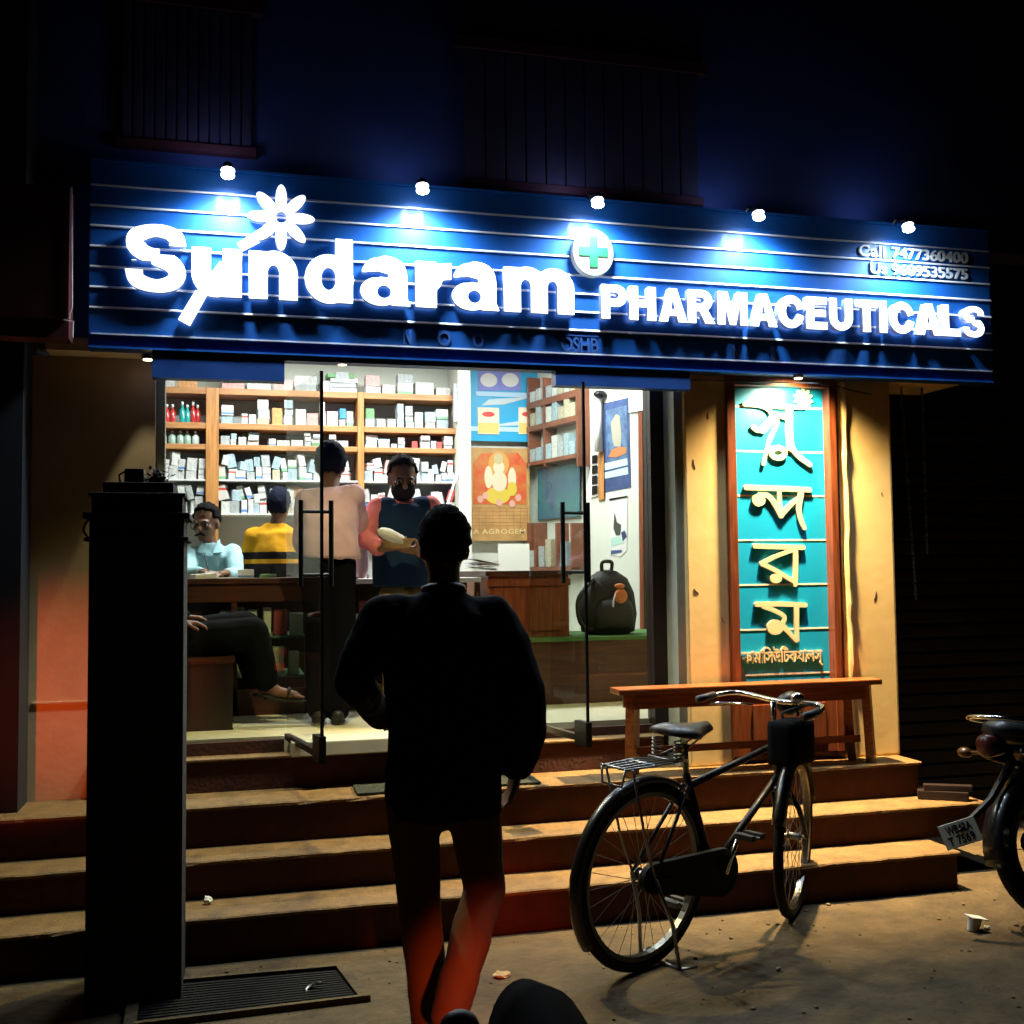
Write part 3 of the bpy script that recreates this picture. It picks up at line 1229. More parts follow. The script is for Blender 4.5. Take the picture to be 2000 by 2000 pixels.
p = at(305, 943, 4.2)
for k in range(130):
    c = V((p.x + rnd.gauss(0, .022), 4.21 + rnd.gauss(0, .025), 1.845 + abs(rnd.gauss(0, .022))))
    u = V((rnd.uniform(-1, 1), rnd.uniform(-1, 1), rnd.uniform(-.3, 1))).normalized()
    w, _ = basis(u)
    l = rnd.uniform(.010, .02)
    f = [q.verts.new(c + u * l * a + w * l * e) for a, e in ((-1, 0), (0, .5), (1, 0), (0, -.5))]
    q.faces.new(f)
ball(q, (p.x, 4.21, 1.852), .03, (1, 1, .55))
single('potted_plant', q, mat('dark_leaf', (.05, .025, .015), .7), 'small dark leafy clump on top of the gatepost', 'plant')

# ------------------------------------------------------------------ bench
bn = thing('wooden_bench', 'long red brown wooden bench standing on the landing before the teal sign', 'bench', (2.5, 4.98, HA))
bx0, bx1 = at(1206, 1345, 4.92).x, at(1718, 1330, 4.92).x
zt_ = at(1460, 1337, 4.90).z
q = BM()
box(q, bx0, bx1, 4.895, 5.03, zt_ - .028, zt_, .006)
obj('seat', q, 'bench_wood', bn)
q = BM()
box(q, bx0 + .06, bx1 - .06, 4.915, 4.93, zt_ - .10, zt_ - .0281)
box(q, bx0 + .06, bx1 - .06, 5.0, 5.015, zt_ - .10, zt_ - .0281)
obj('apron', q, 'bench_wood', bn)
for (x, s) in ((bx0 + .075, 0), (bx1 - .075, 1)):
    for y in (4.93, 5.02):
        q = BM()
        xx = x + (.05 if y > 5 else 0) * (1 if s == 0 else -1)
        d = .02 if s else -.012
        tube(q, [(xx + d, y, HA + .001), (xx, y, zt_ - .0282)], .03, 4)
        obj('leg', q, 'bench_wood', bn)
q = BM()
box(q, bx0 + .09, bx1 - .09, 4.968, 4.984, HA + .10, HA + .135)
obj('stretcher', q, 'bench_wood', bn)

# ------------------------------------------------------------------ small things on the steps and ground
p0, p1 = atz(690, 1540, HA), atz(1062, 1535, HA)
q = BM()
box(q, p0.x, p1.x, 4.905, 5.10, HA + .001, HA + .012, .004)
mt = mat('patterned_mat', (.05, .06, .04), .95, noise=.9, nscale=70, bump=.8, bscale=160)
single('doormat', q, mt, 'dark patterned doormat on the landing behind the walking man', 'doormat')
c = [atz(675, 1893, 0), atz(724, 1956, 0), atz(240, 2015, 0), atz(255, 1930, 0)]
dc = thing('drain_cover', 'dark ribbed metal drain cover in a raised frame on the ground', 'drain cover', sum(c, V()) / 4)
ctr = sum(c, V()) / 4


def quad_prism(q, pts, z0, z1):
    prism(q, [(p.x, p.y) for p in pts], lambda a, e: V((a, e, z0)), lambda a, e: V((a, e, z1)))


q = BM()
for i in range(4):
    a, e = c[i], c[(i + 1) % 4]
    ai, ei = a + (ctr - a) * .10, e + (ctr - e) * .10
    quad_prism(q, [a, e, ei, ai], .0, .022)
obj('frame', q, 'ground', dc)
ins = [p + (ctr - p) * .11 for p in c]
q = BM()
quad_prism(q, ins, .0, .008)
for k in range(1, 14):
    t = k / 14
    a, e = ins[0].lerp(ins[1], t), ins[3].lerp(ins[2], t)
    tube(q, [a + V((0, 0, .008)), e + V((0, 0, .008))], .006, 5)
obj('lid', q, 'rubber', dc)
q = BM()
h = atz(613, 1936, .01)
tube(q, circle(h + V((0, 0, .012)), .028, (1, 0, .3), (0, 1, .1), 14, .3, math.pi * 1.2, True), .005, 6)
obj('handle', q, 'dullsteel', dc)

white_paper = mat('crumpled_paper', (.62, .64, .58), .8)


def scrap(px, py, z, s, label, m=white_paper, h=.6, name='paper_scrap', cat='litter', seed=0):
    rnd = random.Random(seed)
    q = BM()
    bmesh.ops.create_icosphere(q, subdivisions=2, radius=1)
    c = atz(px, py, z)
    for v in q.verts:
        k = rnd.uniform(.6, 1.15)
        v.co = V((v.co.x * s * k, v.co.y * s * k, (v.co.z + .9) * s * h * k)) + c
    return single(name, q, m, label, cat)


scrap(405, 1766, HC, .02, 'crumpled white paper scrap on the lowest step beside the gatepost', seed=1, h=.8)
scrap(763, 1621, HB, .024, 'flat pale paper strip on the middle step left of the walking man', seed=2, h=.12)
scrap(980, 1908, 0, .032, 'flat brown bark chip on the ground right of the walking man', mat('bark_chip', (.34, .26, .13), .9), .3, 'bark_chip', 'litter', 3)
scrap(1928, 1815, 0, .014, 'tiny white scrap lying right of the crushed paper cup', seed=5)
scrap(1520, 1896, 0, .011, 'tiny pebble on the bare ground right of the kickstand', mat('pebble', (.4, .32, .2), .9), .7, 'pebble', 'stone', 6)
q = BM()
c = atz(1900, 1818, 0)
mx = Matrix.Translation(c) @ Matrix.Rotation(.25, 4, 'Y')
rg = [[mx @ V((r * math.cos(a), r * math.sin(a) * .8, z)) for a in np.linspace(0, 2 * math.pi, 16, endpoint=False)] for r, z in ((.024, 0), (.03, .05), (.031, .053), (.028, .053), (.023, .006))]
loft(q, rg)
box(q, c.x - .03, c.x + .045, c.y - .03, c.y + .03, .0535, .058, .002, Matrix.Translation(c) @ Matrix.Rotation(.2, 4, 'Y') @ Matrix.Translation(-c))
single('paper_cup', q, white_paper, 'crushed white paper cup lying under the parked motorcycle', 'cup')
q = BM()
p = atz(1850, 1562, HB)
mx = Matrix.Translation(p) @ Matrix.Rotation(R(-32), 4, 'Z')
box(q, -.14, .10, -.03, .03, .0, .045, .006, mx)
box(q, -.11, .12, -.02, .03, .0451, .075, .006, mx @ Matrix.Rotation(.08, 4, 'Z'))
single('wood_offcut', q, 'frame_dark', 'dark wooden offcuts lying at the right end of the middle step', 'wood')


rnd = random.Random(77)
q = BM()
for k in range(420):
    x, y = rnd.uniform(-.6, 3.6), rnd.uniform(2.3, 4.36)
    s_ = rnd.choice((.003, .004, .006, .009)) * rnd.uniform(.7, 1.3)
    bmesh.ops.create_icosphere(q, subdivisions=1, radius=s_, matrix=Matrix.Translation((x, y, s_ * .35)) @ Matrix.Diagonal((1, rnd.uniform(.6, 1.4), rnd.uniform(.4, .8), 1)))
struct('gravel', q, mat('grit', (.14, .10, .05), .9, noise=.6, nscale=30), 'stuff')


# ------------------------------------------------------------------ bicycle
class Frame:
    """local frame: a along, b across (left), z up"""

    def __init__(s, o, ang, lean=0.):
        s.o = V(o)
        s.u = V((math.cos(ang), math.sin(ang), 0))
        w = V((-math.sin(ang), math.cos(ang), 0))
        s.z = V((0, 0, 1)) * math.cos(lean) + w * math.sin(lean)
        s.w = w * math.cos(lean) - V((0, 0, 1)) * math.sin(lean)

    def __call__(s, a, z, b=0.):
        return s.o + s.u * a + s.z * z + s.w * b


def wheel(F, parent, a, r, steer=0., spokes=28, tyre=.021):
    """a wheel standing at a on the ground"""
    u = F.u * math.cos(steer) + F.w * math.sin(steer)
    ax = u.cross(F.z).normalized()
    c = F(a, r)
    q = BM()
    tube(q, circle(c, r - tyre, u, F.z, 56), tyre, 10, True)
    ty = obj('wheel', q, 'rubber', parent, True)
    q = BM()
    rr = r - 2 * tyre + .002
    prof = [(-.016, 0), (.016, 0), (.013, -.018), (-.013, -.018)]
    rings = [[c + (u * math.cos(t) + F.z * math.sin(t)) * (rr + dz) + ax * dx for dx, dz in prof] for t in np.linspace(0, 2 * math.pi, 56, endpoint=False)]
    loft(q, rings, False, True)
    sub('rim', q, 'rim', ty)
    q = BM()
    for k in range(spokes):
        t = 2 * math.pi * k / spokes
        s = 1 if k % 2 else -1
        t2 = t + s * .9 * (1 if k % 4 < 2 else -1)
        cyl(q, c + ax * .025 * s + (u * math.cos(t2) + F.z * math.sin(t2)) * .022, c + (u * math.cos(t) + F.z * math.sin(t)) * (rr - .016), .0013, 4)
    sub('spokes', q, 'dullsteel', ty)
    q = BM()
    cyl(q, c - ax * .032, c + ax * .032, .014, 12)
    for s in (-1, 1):
        cyl(q, c + ax * .024 * s, c + ax * .027 * s, .025, 14)
        cyl(q, c + ax * .03 * s, c + ax * .055 * s, .006, 8)
    sub('hub', q, 'dullsteel', ty)
    return ty, c, u, ax


def guard(F, parent, c, r, u, ax, a0, a1, w=.03):
    q = BM()
    rings = []
    for t in np.linspace(a0, a1, 30):
        d = u * math.cos(t) + F.z * math.sin(t)
        rings.append([c + d * (r + h) + ax * x for x, h in ((-w, -.014), (-w * .6, .004), (0, .010), (w * .6, .004), (w, -.014), (w * .6, .001), (0, .007), (-w * .6, .001))])
    loft(q, rings)
    return obj('mudguard', q, mat('mudguard_paint', (.015, .015, .014), .25, coat=.4) if 'mg' not in M else M['mg'], parent, True)


M['moto_matt'] = mat('worn_black_paint', (.004, .004, .004), .7, spec=.2)
M['rim'] = mat('tarnished_rim', (.10, .10, .10), .3, 1)
RC = V((1.495, 3.87, 0))
ANG = R(25.5)
bk = thing('parked_bicycle', 'old black roadster bicycle parked on its stand before the steps', 'bicycle', RC)
F = Frame(RC, ANG, R(-2.5))
WB, WR = .95, .352
M['mg'] = mat('mudguard_black', (.006, .006, .006), .3, coat=.25)
ty, rc, ru, rax = wheel(F, bk, 0, WR)
tf, fc, fu, fax = wheel(F, bk, WB, WR - .01, R(24))
guard(F, bk, rc, WR + .012, ru, rax, R(55), R(215))
guard(F, bk, fc, WR + .002, fu, fax, R(15), R(160))
BBk = F(.40, .30)
SEATT = F(.235, .70)
HEADT, HEADB = F(.80, .80), F(.845, .60)
q = BM()
cyl(q, BBk, SEATT, .0155)
cyl(q, SEATT - F.z * .05, HEADT - F.z * .05, .0145)
cyl(q, BBk, HEADB + F.z * .03, .0155)
cyl(q, HEADB - F.z * .03, HEADT + F.z * .02, .019)
for s in (-1, 1):
    cyl(q, BBk + F.w * .03 * s, rc + F.w * .055 * s, .009)
    cyl(q, SEATT - F.z * .04 + F.w * .015 * s, rc + F.w * .055 * s, .008)
cyl(q, BBk - F.w * .04, BBk + F.w * .04, .022)
obj('frame', q, 'black', bk, True)
q = BM()
for s in (-1, 1):
    tube(q, [HEADB - F.z * .04 + fax * .03 * s, fc + (HEADB - fc) * .5 + fax * .05 * s, fc + fax * .055 * s], [.013, .012, .009], 8)
cyl(q, HEADB - F.z * .045 + fax * .045, HEADB - F.z * .045 - fax * .045, .014)
obj('fork', q, 'black', bk, True)
# handlebar with grips, stem, brake rods, bell lamp
HB_ = F(.79, .935)
q = BM()
cyl(q, HEADT, HB_, .012)
pl = [HB_ - F.u * .16 + F.w * .27 - F.z * .01, HB_ - F.u * .05 + F.w * .265, HB_ + F.u * .03 + F.w * .2 + F.z * .01, HB_ + F.u * .03, HB_ + F.u * .03 - F.w * .2 + F.z * .01,
      HB_ - F.u * .05 - F.w * .265, HB_ - F.u * .16 - F.w * .27 - F.z * .01]
tube(q, catmull(pl, 6), .011, 10)
hb = obj('handlebar', q, 'chrome', bk, True)
for s in (-1, 1):
    q = BM()
    tube(q, [HB_ - F.u * .17 + F.w * .271 * s - F.z * .012, HB_ - F.u * .06 + F.w * .266 * s], .016, 10)
    sub('grip', q, 'black_plastic', hb, True)
    q = BM()
    tube(q, [HB_ - F.u * .11 + F.w * .25 * s - F.z * .03, HB_ + F.w * .22 * s - F.z * .035, HB_ + F.u * .02 + F.w * .12 * s - F.z * .03], .005, 6)
    sub('brake_lever', q, 'chrome', hb, True)
q = BM()
lc = HB_ + F.u * .10 - F.z * .02
tube(q, [lc - F.u * .045, lc - F.u * .02, lc + F.u * .035, lc + F.u * .042], [.02, .045, .055, .052], 18)
hl = obj('headlamp', q, 'black', bk, True)
q = BM()
ball(q, HB_ - F.w * .12 + F.z * .03, .03, (1, 1, .8))
cyl(q, HB_ - F.w * .12 + F.z * .002, HB_ - F.w * .12 + F.z * .03, .01)
obj('bell', q, 'chrome', bk, True)
# saddle
SD = F(.225, .86)
q = BM()
rings = []
for (a, w_, h_, z_) in ((-.125, .03, .015, .012), (-.115, .085, .03, .016), (-.06, .105, .045, .01), (.0, .085, .05, .0), (.06, .045, .045, .0), (.13, .026, .035, .008), (.155, .014, .02, .004)):
    rings.append([SD + F.u * a + F.w * w_ * math.cos(t) + F.z * (z_ + h_ * max(math.sin(t), -.35) * .8) for t in np.linspace(0, 2 * math.pi, 18, endpoint=False)])
loft(q, rings)
sd = obj('saddle', q, mat('saddle_leather', (.012, .011, .010), .45, coat=.15), bk, True)
q = BM()
for s in (-1, 1):
    tube(q, [SD + F.u * (-.10 + .018 * math.cos(t)) + F.w * (.055 * s + .018 * math.sin(t)) - F.z * (.012 + .07 * k / 40) for k, t in enumerate(np.linspace(0, 10 * math.pi, 41))], .0035, 5)
    tube(q, [SD + F.u * .13 - F.z * .005 + F.w * .01 * s, SD - F.z * .05 + F.w * .02 * s, SD - F.u * .10 - F.z * .085 + F.w * .055 * s], .004, 6)
cyl(q, SEATT, SD - F.z * .04, .012)
sub('springs', q, 'dullsteel', sd, True)
# carrier
q = BM()
for b_ in (-.07, -.035, 0, .035, .07):
    tube(q, [F(-.17, .775, b_ * .8), F(.0, .775, b_), F(.20, .765, b_ * .5)], .0045, 6)
for a in (-.16, -.02, .1):
    cyl(q, F(a, .776, -.075), F(a, .776, .075), .005, 6)
for s in (-1, 1):
    tube(q, [F(-.14, .775, .07 * s), F(-.06, .5, .065 * s), F(0, WR, .058 * s)], .005, 6)
tube(q, [F(-.17, .775, -.06), F(-.175, .715, -.05), F(-.175, .715, .05), F(-.17, .775, .06)], .005, 6)
obj('carrier', q, 'dullsteel', bk, True)
# chain case, cranks, pedals
q = BM()
n_ = V(F.w)
for side in (-.045,):
    pts = [F(.40 + .095 * math.cos(t), .30 + .095 * math.sin(t)) for t in np.linspace(-math.pi / 2, math.pi / 2, 12)]
    pts += [F(.06 * math.cos(t), WR + .055 * math.sin(t)) for t in np.linspace(math.pi / 2, 3 * math.pi / 2, 12)]
    lo = [q.verts.new(p + n_ * (side - .012)) for p in pts]
    hi = [q.verts.new(p + n_ * (side + .012)) for p in pts]
    q.faces.new(lo)
    q.faces.new(hi[::-1])
    for i in range(len(pts)):
        q.faces.new((lo[i], hi[i], hi[(i + 1) % len(pts)], lo[(i + 1) % len(pts)]))
obj('chain_guard', q, 'moto_matt', bk)
for s, t in ((-1, R(65)), (1, R(245))):
    e = BBk + F.u * .165 * math.cos(t) + F.z * .165 * math.sin(t)
    q = BM()
    cyl(q, BBk + F.w * .07 * s, e + F.w * .08 * s, .009)
    cr = obj('crank', q, 'chrome', bk, True)
    q = BM()
    pc = e + F.w * .13 * s
    for d in (-.03, .03):
        box(q, -.012, .012, -.045, .045, -.012, .012, .004, Matrix.Translation(pc + F.u * d) @ Matrix.Rotation(ANG, 4, 'Z'))
    cyl(q, e + F.w * .08 * s, pc + F.w * .05 * s, .006)
    sub('pedal', q, 'black_plastic', cr)
# rear stand
q = BM()
for s in (-1, 1):
    tube(q, [rc + F.w * .06 * s, F(.07, .18, .085 * s), F(.10, .004, .10 * s)], .008, 8)
cyl(q, F(.10, .006, -.11), F(.10, .006, .11), .007)
for s in (-1, 1):
    cyl(q, F(.10, .006, .10 * s), F(.17, .006, .12 * s), .007)
obj('kickstand', q, 'dullsteel', bk, True)
# dark bag hanging from the handlebar
q = BM()
mx = Matrix.Translation(F(.78, .79, -.10)) @ Matrix.Rotation(ANG + .1, 4, 'Z')
box(q, -.10, .10, -.06, .06, -.10, .085, .03, mx)
bg = thing('handlebar_bag', 'black bag hanging from the handlebar of the bicycle', 'bag', F(.78, .665, -.10))
obj('body', q, mat('bag_cloth', (.004, .004, .005), .9, spec=.1), bg, True)
q = BM()
for a in (-.06, .06):
    tube(q, catmull([mx @ V((a, 0, .095)), mx @ V((a * .8, .0, .12)), HB_ + F.u * .03 - F.w * (.12 - a) + F.z * .012], 6), .006, 6)
obj('strap', q, 'black_plastic', bg)


# ------------------------------------------------------------------ motorcycle at the right edge
def motorcycle(o, ang, label, plate=True, lit=False):
    G = Frame(o, ang, R(6) if plate else 0)
    mc = thing('parked_motorcycle', label, 'motorcycle', o)
    gloss = M['moto']
    for a in (0, 1.28):
        w, c, u, ax = wheel(G, mc, a, .305, 0, 12, .045)
    q = BM()                                   # seat and tail hump
    rings = []
    for (a, w_, h_, z_) in ((-.26, .05, .03, .80), (-.22, .085, .05, .80), (-.05, .11, .055, .775), (.25, .12, .05, .755), (.5, .09, .045, .76)):
        rings.append([G(a, z_ + h_ * math.sin(t), w_ * math.cos(t)) for t in np.linspace(0, 2 * math.pi, 18, endpoint=False)])
    loft(q, rings)
    obj('seat', q, mat('seat_vinyl', (.012, .012, .012), .4, coat=.2), mc, True)
    q = BM()
    rings = []
    for (a, w_, h_, z_) in ((.46, .08, .06, .78), (.52, .14, .11, .81), (.72, .15, .13, .83), (.92, .11, .10, .82), (.98, .05, .05, .80)):
        rings.append([G(a, z_ + h_ * math.sin(t), w_ * math.cos(t)) for t in np.linspace(0, 2 * math.pi, 18, endpoint=False)])
    loft(q, rings)
    obj('fuel_tank', q, gloss, mc, True)
    for s in (-1, 1):
        q = BM()
        rings = []
        for (a, h_, z_) in ((-.2, .03, .70), (0, .06, .67), (.3, .08, .64), (.42, .05, .64)):
            rings.append([G(a, z_ + h_ * math.sin(t), s * .085 + .03 * math.cos(t)) for t in np.linspace(0, 2 * math.pi, 14, endpoint=False)])
        loft(q, rings)
        obj('side_panel', q, gloss, mc, True)
        q = BM()
        cyl(q, G(.0, .305, s * .12), G(.12, .66, s * .12), .014)
        tube(q, [G(.03 + .022 * math.cos(t) + .09 * k / 80, .36 + .24 * k / 80, s * .12 + .03 * math.sin(t)) for k, t in enumerate(np.linspace(0, 14 * math.pi, 81))], .005, 5)
        obj('shock_absorber', q, 'chrome', mc, True)
    q = BM()
    for t0 in (.42, .50, .58):
        cyl(q, G(.62, t0 - .06, -.11), G(.62, t0 - .06, .11), .11, 16)
    box(q, -.16, .2, -.12, .12, -.08, .06, .03, Matrix.Translation(G(.6, .32)) @ Matrix.Rotation(ang, 4, 'Z'))
    obj('engine', q, 'dullsteel', mc)
    q = BM()
    tube(q, [G(.75, .42, -.12), G(.55, .26, -.15), G(.2, .28, -.16), G(-.28, .36, -.16)], [.022, .025, .045, .05], 12)
    obj('exhaust', q, 'chrome', mc, True)
    q = BM()
    tube(q, [G(-.02, .62), G(.5, .66), G(.95, .80)], .02, 8)
    tube(q, [G(.0, .305, .09), G(.5, .32, .07)], .02, 8)
    tube(q, [G(.0, .305, -.09), G(.5, .32, -.07)], .02, 8)
    tube(q, [G(.95, .80), G(.85, .45), G(.6, .3)], .02, 8)
    obj('frame', q, 'black', mc)
    q = BM()
    for s in (-1, 1):
        cyl(q, G(1.28, .305, s * .08), G(1.02, .90, s * .08), .02)
    obj('fork', q, 'dullsteel', mc)
    q = BM()
    tube(q, catmull([G(.84, 1.0, .36), G(.95, 1.02, .2), G(1.0, .96, 0), G(.95, 1.02, -.2), G(.84, 1.0, -.36)]), .012, 8)
    hbm = obj('handlebar', q, 'black', mc)
    for s in (-1, 1):
        q = BM()
        tube(q, [G(.9, 1.02, .26 * s), G(.93, 1.18, .30 * s)], .006, 6)
        ball(q, G(.93, 1.2, .32 * s), .05, (.5, 1.2, .75))
        sub('mirror', q, 'black_plastic', hbm, True)
    q = BM()
    tube(q, [G(1.0, .88), G(1.08, .88), G(1.16, .88)], [.05, .09, .085], 18)
    obj('headlight', q, gloss, mc, True)
    for (a, a0, a1) in ((0, R(70), R(190)), (1.28, R(20), R(150))):
        q = BM()
        rings = []
        for t in np.linspace(a0, a1, 22):
            rings.append([G(a + (.325 + h) * math.cos(t), .305 + (.325 + h) * math.sin(t), x) for x, h in ((-.07, -.02), (-.04, .01), (.04, .01), (.07, -.02), (.04, .004), (-.04, .004))])
        loft(q, rings)
        obj('mudguard', q, gloss, mc, True)
    q = BM()                                   # tail lamp and grab rail
    tube(q, [G(-.22, .74), G(-.30, .74), G(-.315, .74)], [.045, .05, .035], 14)
    obj('tail_lamp', q, mat('tail_lens', (.05, .004, .004), .3, emit=(1, .03, .01), estr=0), mc, True)
    for s in (-1, 1):
        q = BM()
        cyl(q, G(-.2, .70, s * .06), G(-.22, .70, s * .17), .008)
        ball(q, G(-.225, .70, s * .19), .03, (1, 1.2, .8))
        obj('indicator', q, mat('amber_lens', (.08, .03, .006), .3), mc, True)
    q = BM()
    tube(q, catmull([G(.15, .78, .13), G(-.2, .84, .13), G(-.3, .86, .06), G(-.3, .86, -.06), G(-.2, .84, -.13), G(.15, .78, -.13)]), .01, 8)
    obj('grab_rail', q, 'chrome', mc, True)
    q = BM()
    tube(q, [G(.35, .3, .1), G(.2, .02, .22)], .011, 8)
    obj('kickstand', q, 'black', mc)
    return mc, G


M['moto'] = mat('black_moto_paint', (.006, .0065, .008), .3, coat=.3, spec=.3)
mo = V((3.40, 3.92, 0))
MA = R(8)
mc, G = motorcycle(mo, MA, 'black motorcycle cut by the right edge with a pale number plate')
# number plate held out behind the rear wheel, facing the street
pc = at(1889, 1633, 3.93)
pe = thing('anchor', '', '', (0, 0, 0))
bpy.data.objects.remove(pe)
e0, e1, e2, e3 = at(1851, 1662, 3.95), at(1921, 1640, 3.88), at(1926, 1604, 3.88), at(1856, 1614, 3.95)
u = (e1 - e0)
W_ = u.length
u.normalize()
v = (e3 - e0)
H_ = v.length
v = (v - u * v.dot(u)).normalized()
nn = u.cross(v)
if nn.y > 0:
    nn = -nn
mx = Matrix((u, -nn, v)).transposed().to_4x4()
mx.translation = e0
q = BM()
box(q, 0, W_, 0, .004, 0, H_, .0015, mx)
pl_ = obj('number_plate', q, mat('plate_white', (.80, .88, .82), .5), mc)
ms_ = [fit(text_mesh('WB42A', .1, 1.05, .02), W_ * .16, W_ * .86, H_ * .54, H_ * .90, -.0003, .0012), fit(text_mesh('T 7569', .1, 1.05, .02), W_ * .12, W_ * .84, H_ * .10, H_ * .47, -.0003, .0012)]
me = join_meshes('plate_lettering', ms_)
me.transform(mx)
pt_ = put('plate_lettering', me, 'black', pl_)
pt_.matrix_parent_inverse = Matrix.Identity(4)
q = BM()
tube(q, [e0 + u * W_ * .5 + v * H_ * .6 - nn * .003, G(-.30, .52), G(-.16, .66)], [.012, .016, .02], 8)
obj('plate_bracket', q, 'black', mc)

# motorcycle close in front of the camera: only its tail hump shows at the bottom edge
p = at(1066, 1985, 1.42)
fo = V((p.x, p.y, 0))
fm = thing('parked_scooter', 'round glossy black tail of a scooter rising into the bottom edge', 'scooter', (p.x, 1.2, 0))
q = BM()
rings = []
for (a, w_, z_, h_) in ((.16, .02, .80, .03), (.12, .055, .82, .09), (.02, .07, .83, .105), (-.12, .085, .80, .10), (-.4, .12, .76, .08), (-.6, .10, .74, .06)):
    rings.append([V((p.x + w_ * math.cos(t), p.y + a, z_ + h_ * math.sin(t))) for t in np.linspace(0, 2 * math.pi, 28, endpoint=False)])
loft(q, rings)
obj('seat', q, mat('hump_black', (.002, .002, .003), .8, spec=.03), fm, True)
q = BM()
rings = []
for (a, w_, z_, h_) in ((.14, .05, .66, .06), (.0, .13, .62, .13), (-.4, .17, .5, .2), (-.7, .12, .4, .16)):
    rings.append([V((p.x + w_ * math.cos(t), p.y + a, z_ + h_ * math.sin(t))) for t in np.linspace(0, 2 * math.pi, 28, endpoint=False)])
loft(q, rings)
obj('body', q, 'moto', fm, True)
q = BM()
tube(q, [(p.x - .06, p.y + .12, .74), (.52, 1.60, .74)], [.03, .035], 12)
obj('tail_lamp', q, mat('tail_lens_lit', (.3, .005, .005), .3, emit=(1, .03, .01), estr=2), fm, True)
q = BM()
i0 = at(897, 1990, 1.5)
ball(q, i0 - V((0, 0, .012)), .024, (1.2, 1, 1))
tube(q, [i0 - V((0, 0, .02)), (p.x - .05, p.y, .72)], .01, 8)
obj('indicator', q, 'black_plastic', fm, True)
Fs = Frame((p.x, p.y - .15, 0), R(90))
wheel(Fs, fm, 0, .24, 0, 10, .045)
wheel(Fs, fm, -1.2, .24, 0, 10, .045)

# ------------------------------------------------------------------ inside the shop
SY, SB = 7.9, 8.19
shelf = thing('wall_shelves', 'brown wooden wall shelving packed with cartons behind the counter', 'shelving', (.6, SY, HF))
ZS = [at(600, y, SY).z for y in (763, 830, 871, 938, 1003)]
sx0, sx1 = -.75, at(890, 850, SY).x
pA0, pA1 = at(402, 900, SY).x, at(427, 900, SY).x
pB0, pB1 = at(699, 900, SY).x, at(711, 900, SY).x
q = BM()
box(q, sx0, sx1, SB - .02, SB, HF + .3, ZS[0] - .05)
obj('back_panel', q, 'shelf_back', shelf)
q = BM()
for a, c in ((pA0, pA1), (pB0, pB1), (sx1, sx1 + .03)):
    box(q, a, c, SY - .006, SB - .02, HF + .3, ZS[0] + .0, .003)
    obj('post', q, 'wood_post', shelf)
    q = BM()
q.free()
BAYS = [('left bay', sx0, pA0), ('middle bay', pA1, pB0), ('right bay', pB1, sx1)]
th = [.045, .042, .036, .012, .012]
for k, z in enumerate(ZS):
    q = BM()
    for _, a, c in BAYS:
        box(q, a + .001, c - .001, SY, SB - .02, z - th[k], z, .003)
    obj('shelf_board', q, 'wood_shelf' if k < 3 else 'white', shelf)

cols = {'white': (.60, .61, .60), 'pale grey': (.42, .46, .48), 'cream': (.52, .47, .34), 'pale blue': (.38, .50, .57), 'red and white': (.62, .09, .07), 'pink': (.70, .42, .40),
        'orange': (.68, .33, .12), 'brown': (.42, .24, .11), 'green': (.16, .36, .16), 'blue': (.05, .28, .58)}
CM = {k: mat('carton_' + k.replace(' ', '_'), c, .6, noise=.38, nscale=55) for k, c in cols.items()}
# a printed carton: white with coloured bands and grey lines of print
def printed(name, base, band, z0, z1):
    m_ = mat(name, base, .6)
    t = m_.node_tree
    b_ = t.nodes['Principled BSDF']
    tc = t.nodes.new('ShaderNodeTexCoord')
    sp = t.nodes.new('ShaderNodeSeparateXYZ')
    t.links.new(tc.outputs['Generated'], sp.inputs[0])
    g1 = t.nodes.new('ShaderNodeMath')
    g1.operation = 'GREATER_THAN'
    g1.inputs[1].default_value = z0
    g2 = t.nodes.new('ShaderNodeMath')
    g2.operation = 'LESS_THAN'
    g2.inputs[1].default_value = z1
    mu = t.nodes.new('ShaderNodeMath')
    mu.operation = 'MULTIPLY'
    t.links.new(sp.outputs['Z'], g1.inputs[0])
    t.links.new(sp.outputs['Z'], g2.inputs[0])
    t.links.new(g1.outputs[0], mu.inputs[0])
    t.links.new(g2.outputs[0], mu.inputs[1])
    mx_ = t.nodes.new('ShaderNodeMix')
    mx_.data_type = 'RGBA'
    mx_.inputs[6].default_value = (*base, 1)
    mx_.inputs[7].default_value = (*band, 1)
    t.links.new(mu.outputs[0], mx_.inputs[0])
    t.links.new(mx_.outputs[2], b_.inputs['Base Color'])
    return m_


PR = [('white carton with a red band', printed('p1', (.60, .60, .58), (.5, .08, .06), .62, .78)), ('white carton with a blue band', printed('p2', (.60, .61, .62), (.12, .25, .55), .1, .3)),
      ('white carton with a grey band', printed('p3', (.60, .60, .60), (.3, .32, .35), .4, .55)), ('white carton with a green foot', printed('p4', (.58, .6, .56), (.2, .42, .25), 0, .25))]
ORD = ['first', 'second', 'third', 'fourth', 'fifth', 'sixth', 'seventh', 'eighth', 'ninth', 'tenth', 'eleventh', 'twelfth', 'thirteenth', 'fourteenth', 'fifteenth', 'sixteenth', 'seventeenth', 'eighteenth']
rnd = random.Random(12)


def carton(x, y, z, w, d, h, rot, tilt, m_, label, grp='medicine cartons on the wall shelves'):
    q = BM()
    mx_ = Matrix.Translation((x, y, z)) @ Matrix.Rotation(rot, 4, 'Z') @ Matrix.Rotation(tilt, 4, 'Y')
    dz = abs(math.sin(tilt)) * w / 2
    box(q, -w / 2, w / 2, -d / 2, d / 2, dz, dz + h, min(.003, h * .1), mx_)
    return single('medicine_carton', q, m_, label, 'carton', grp)


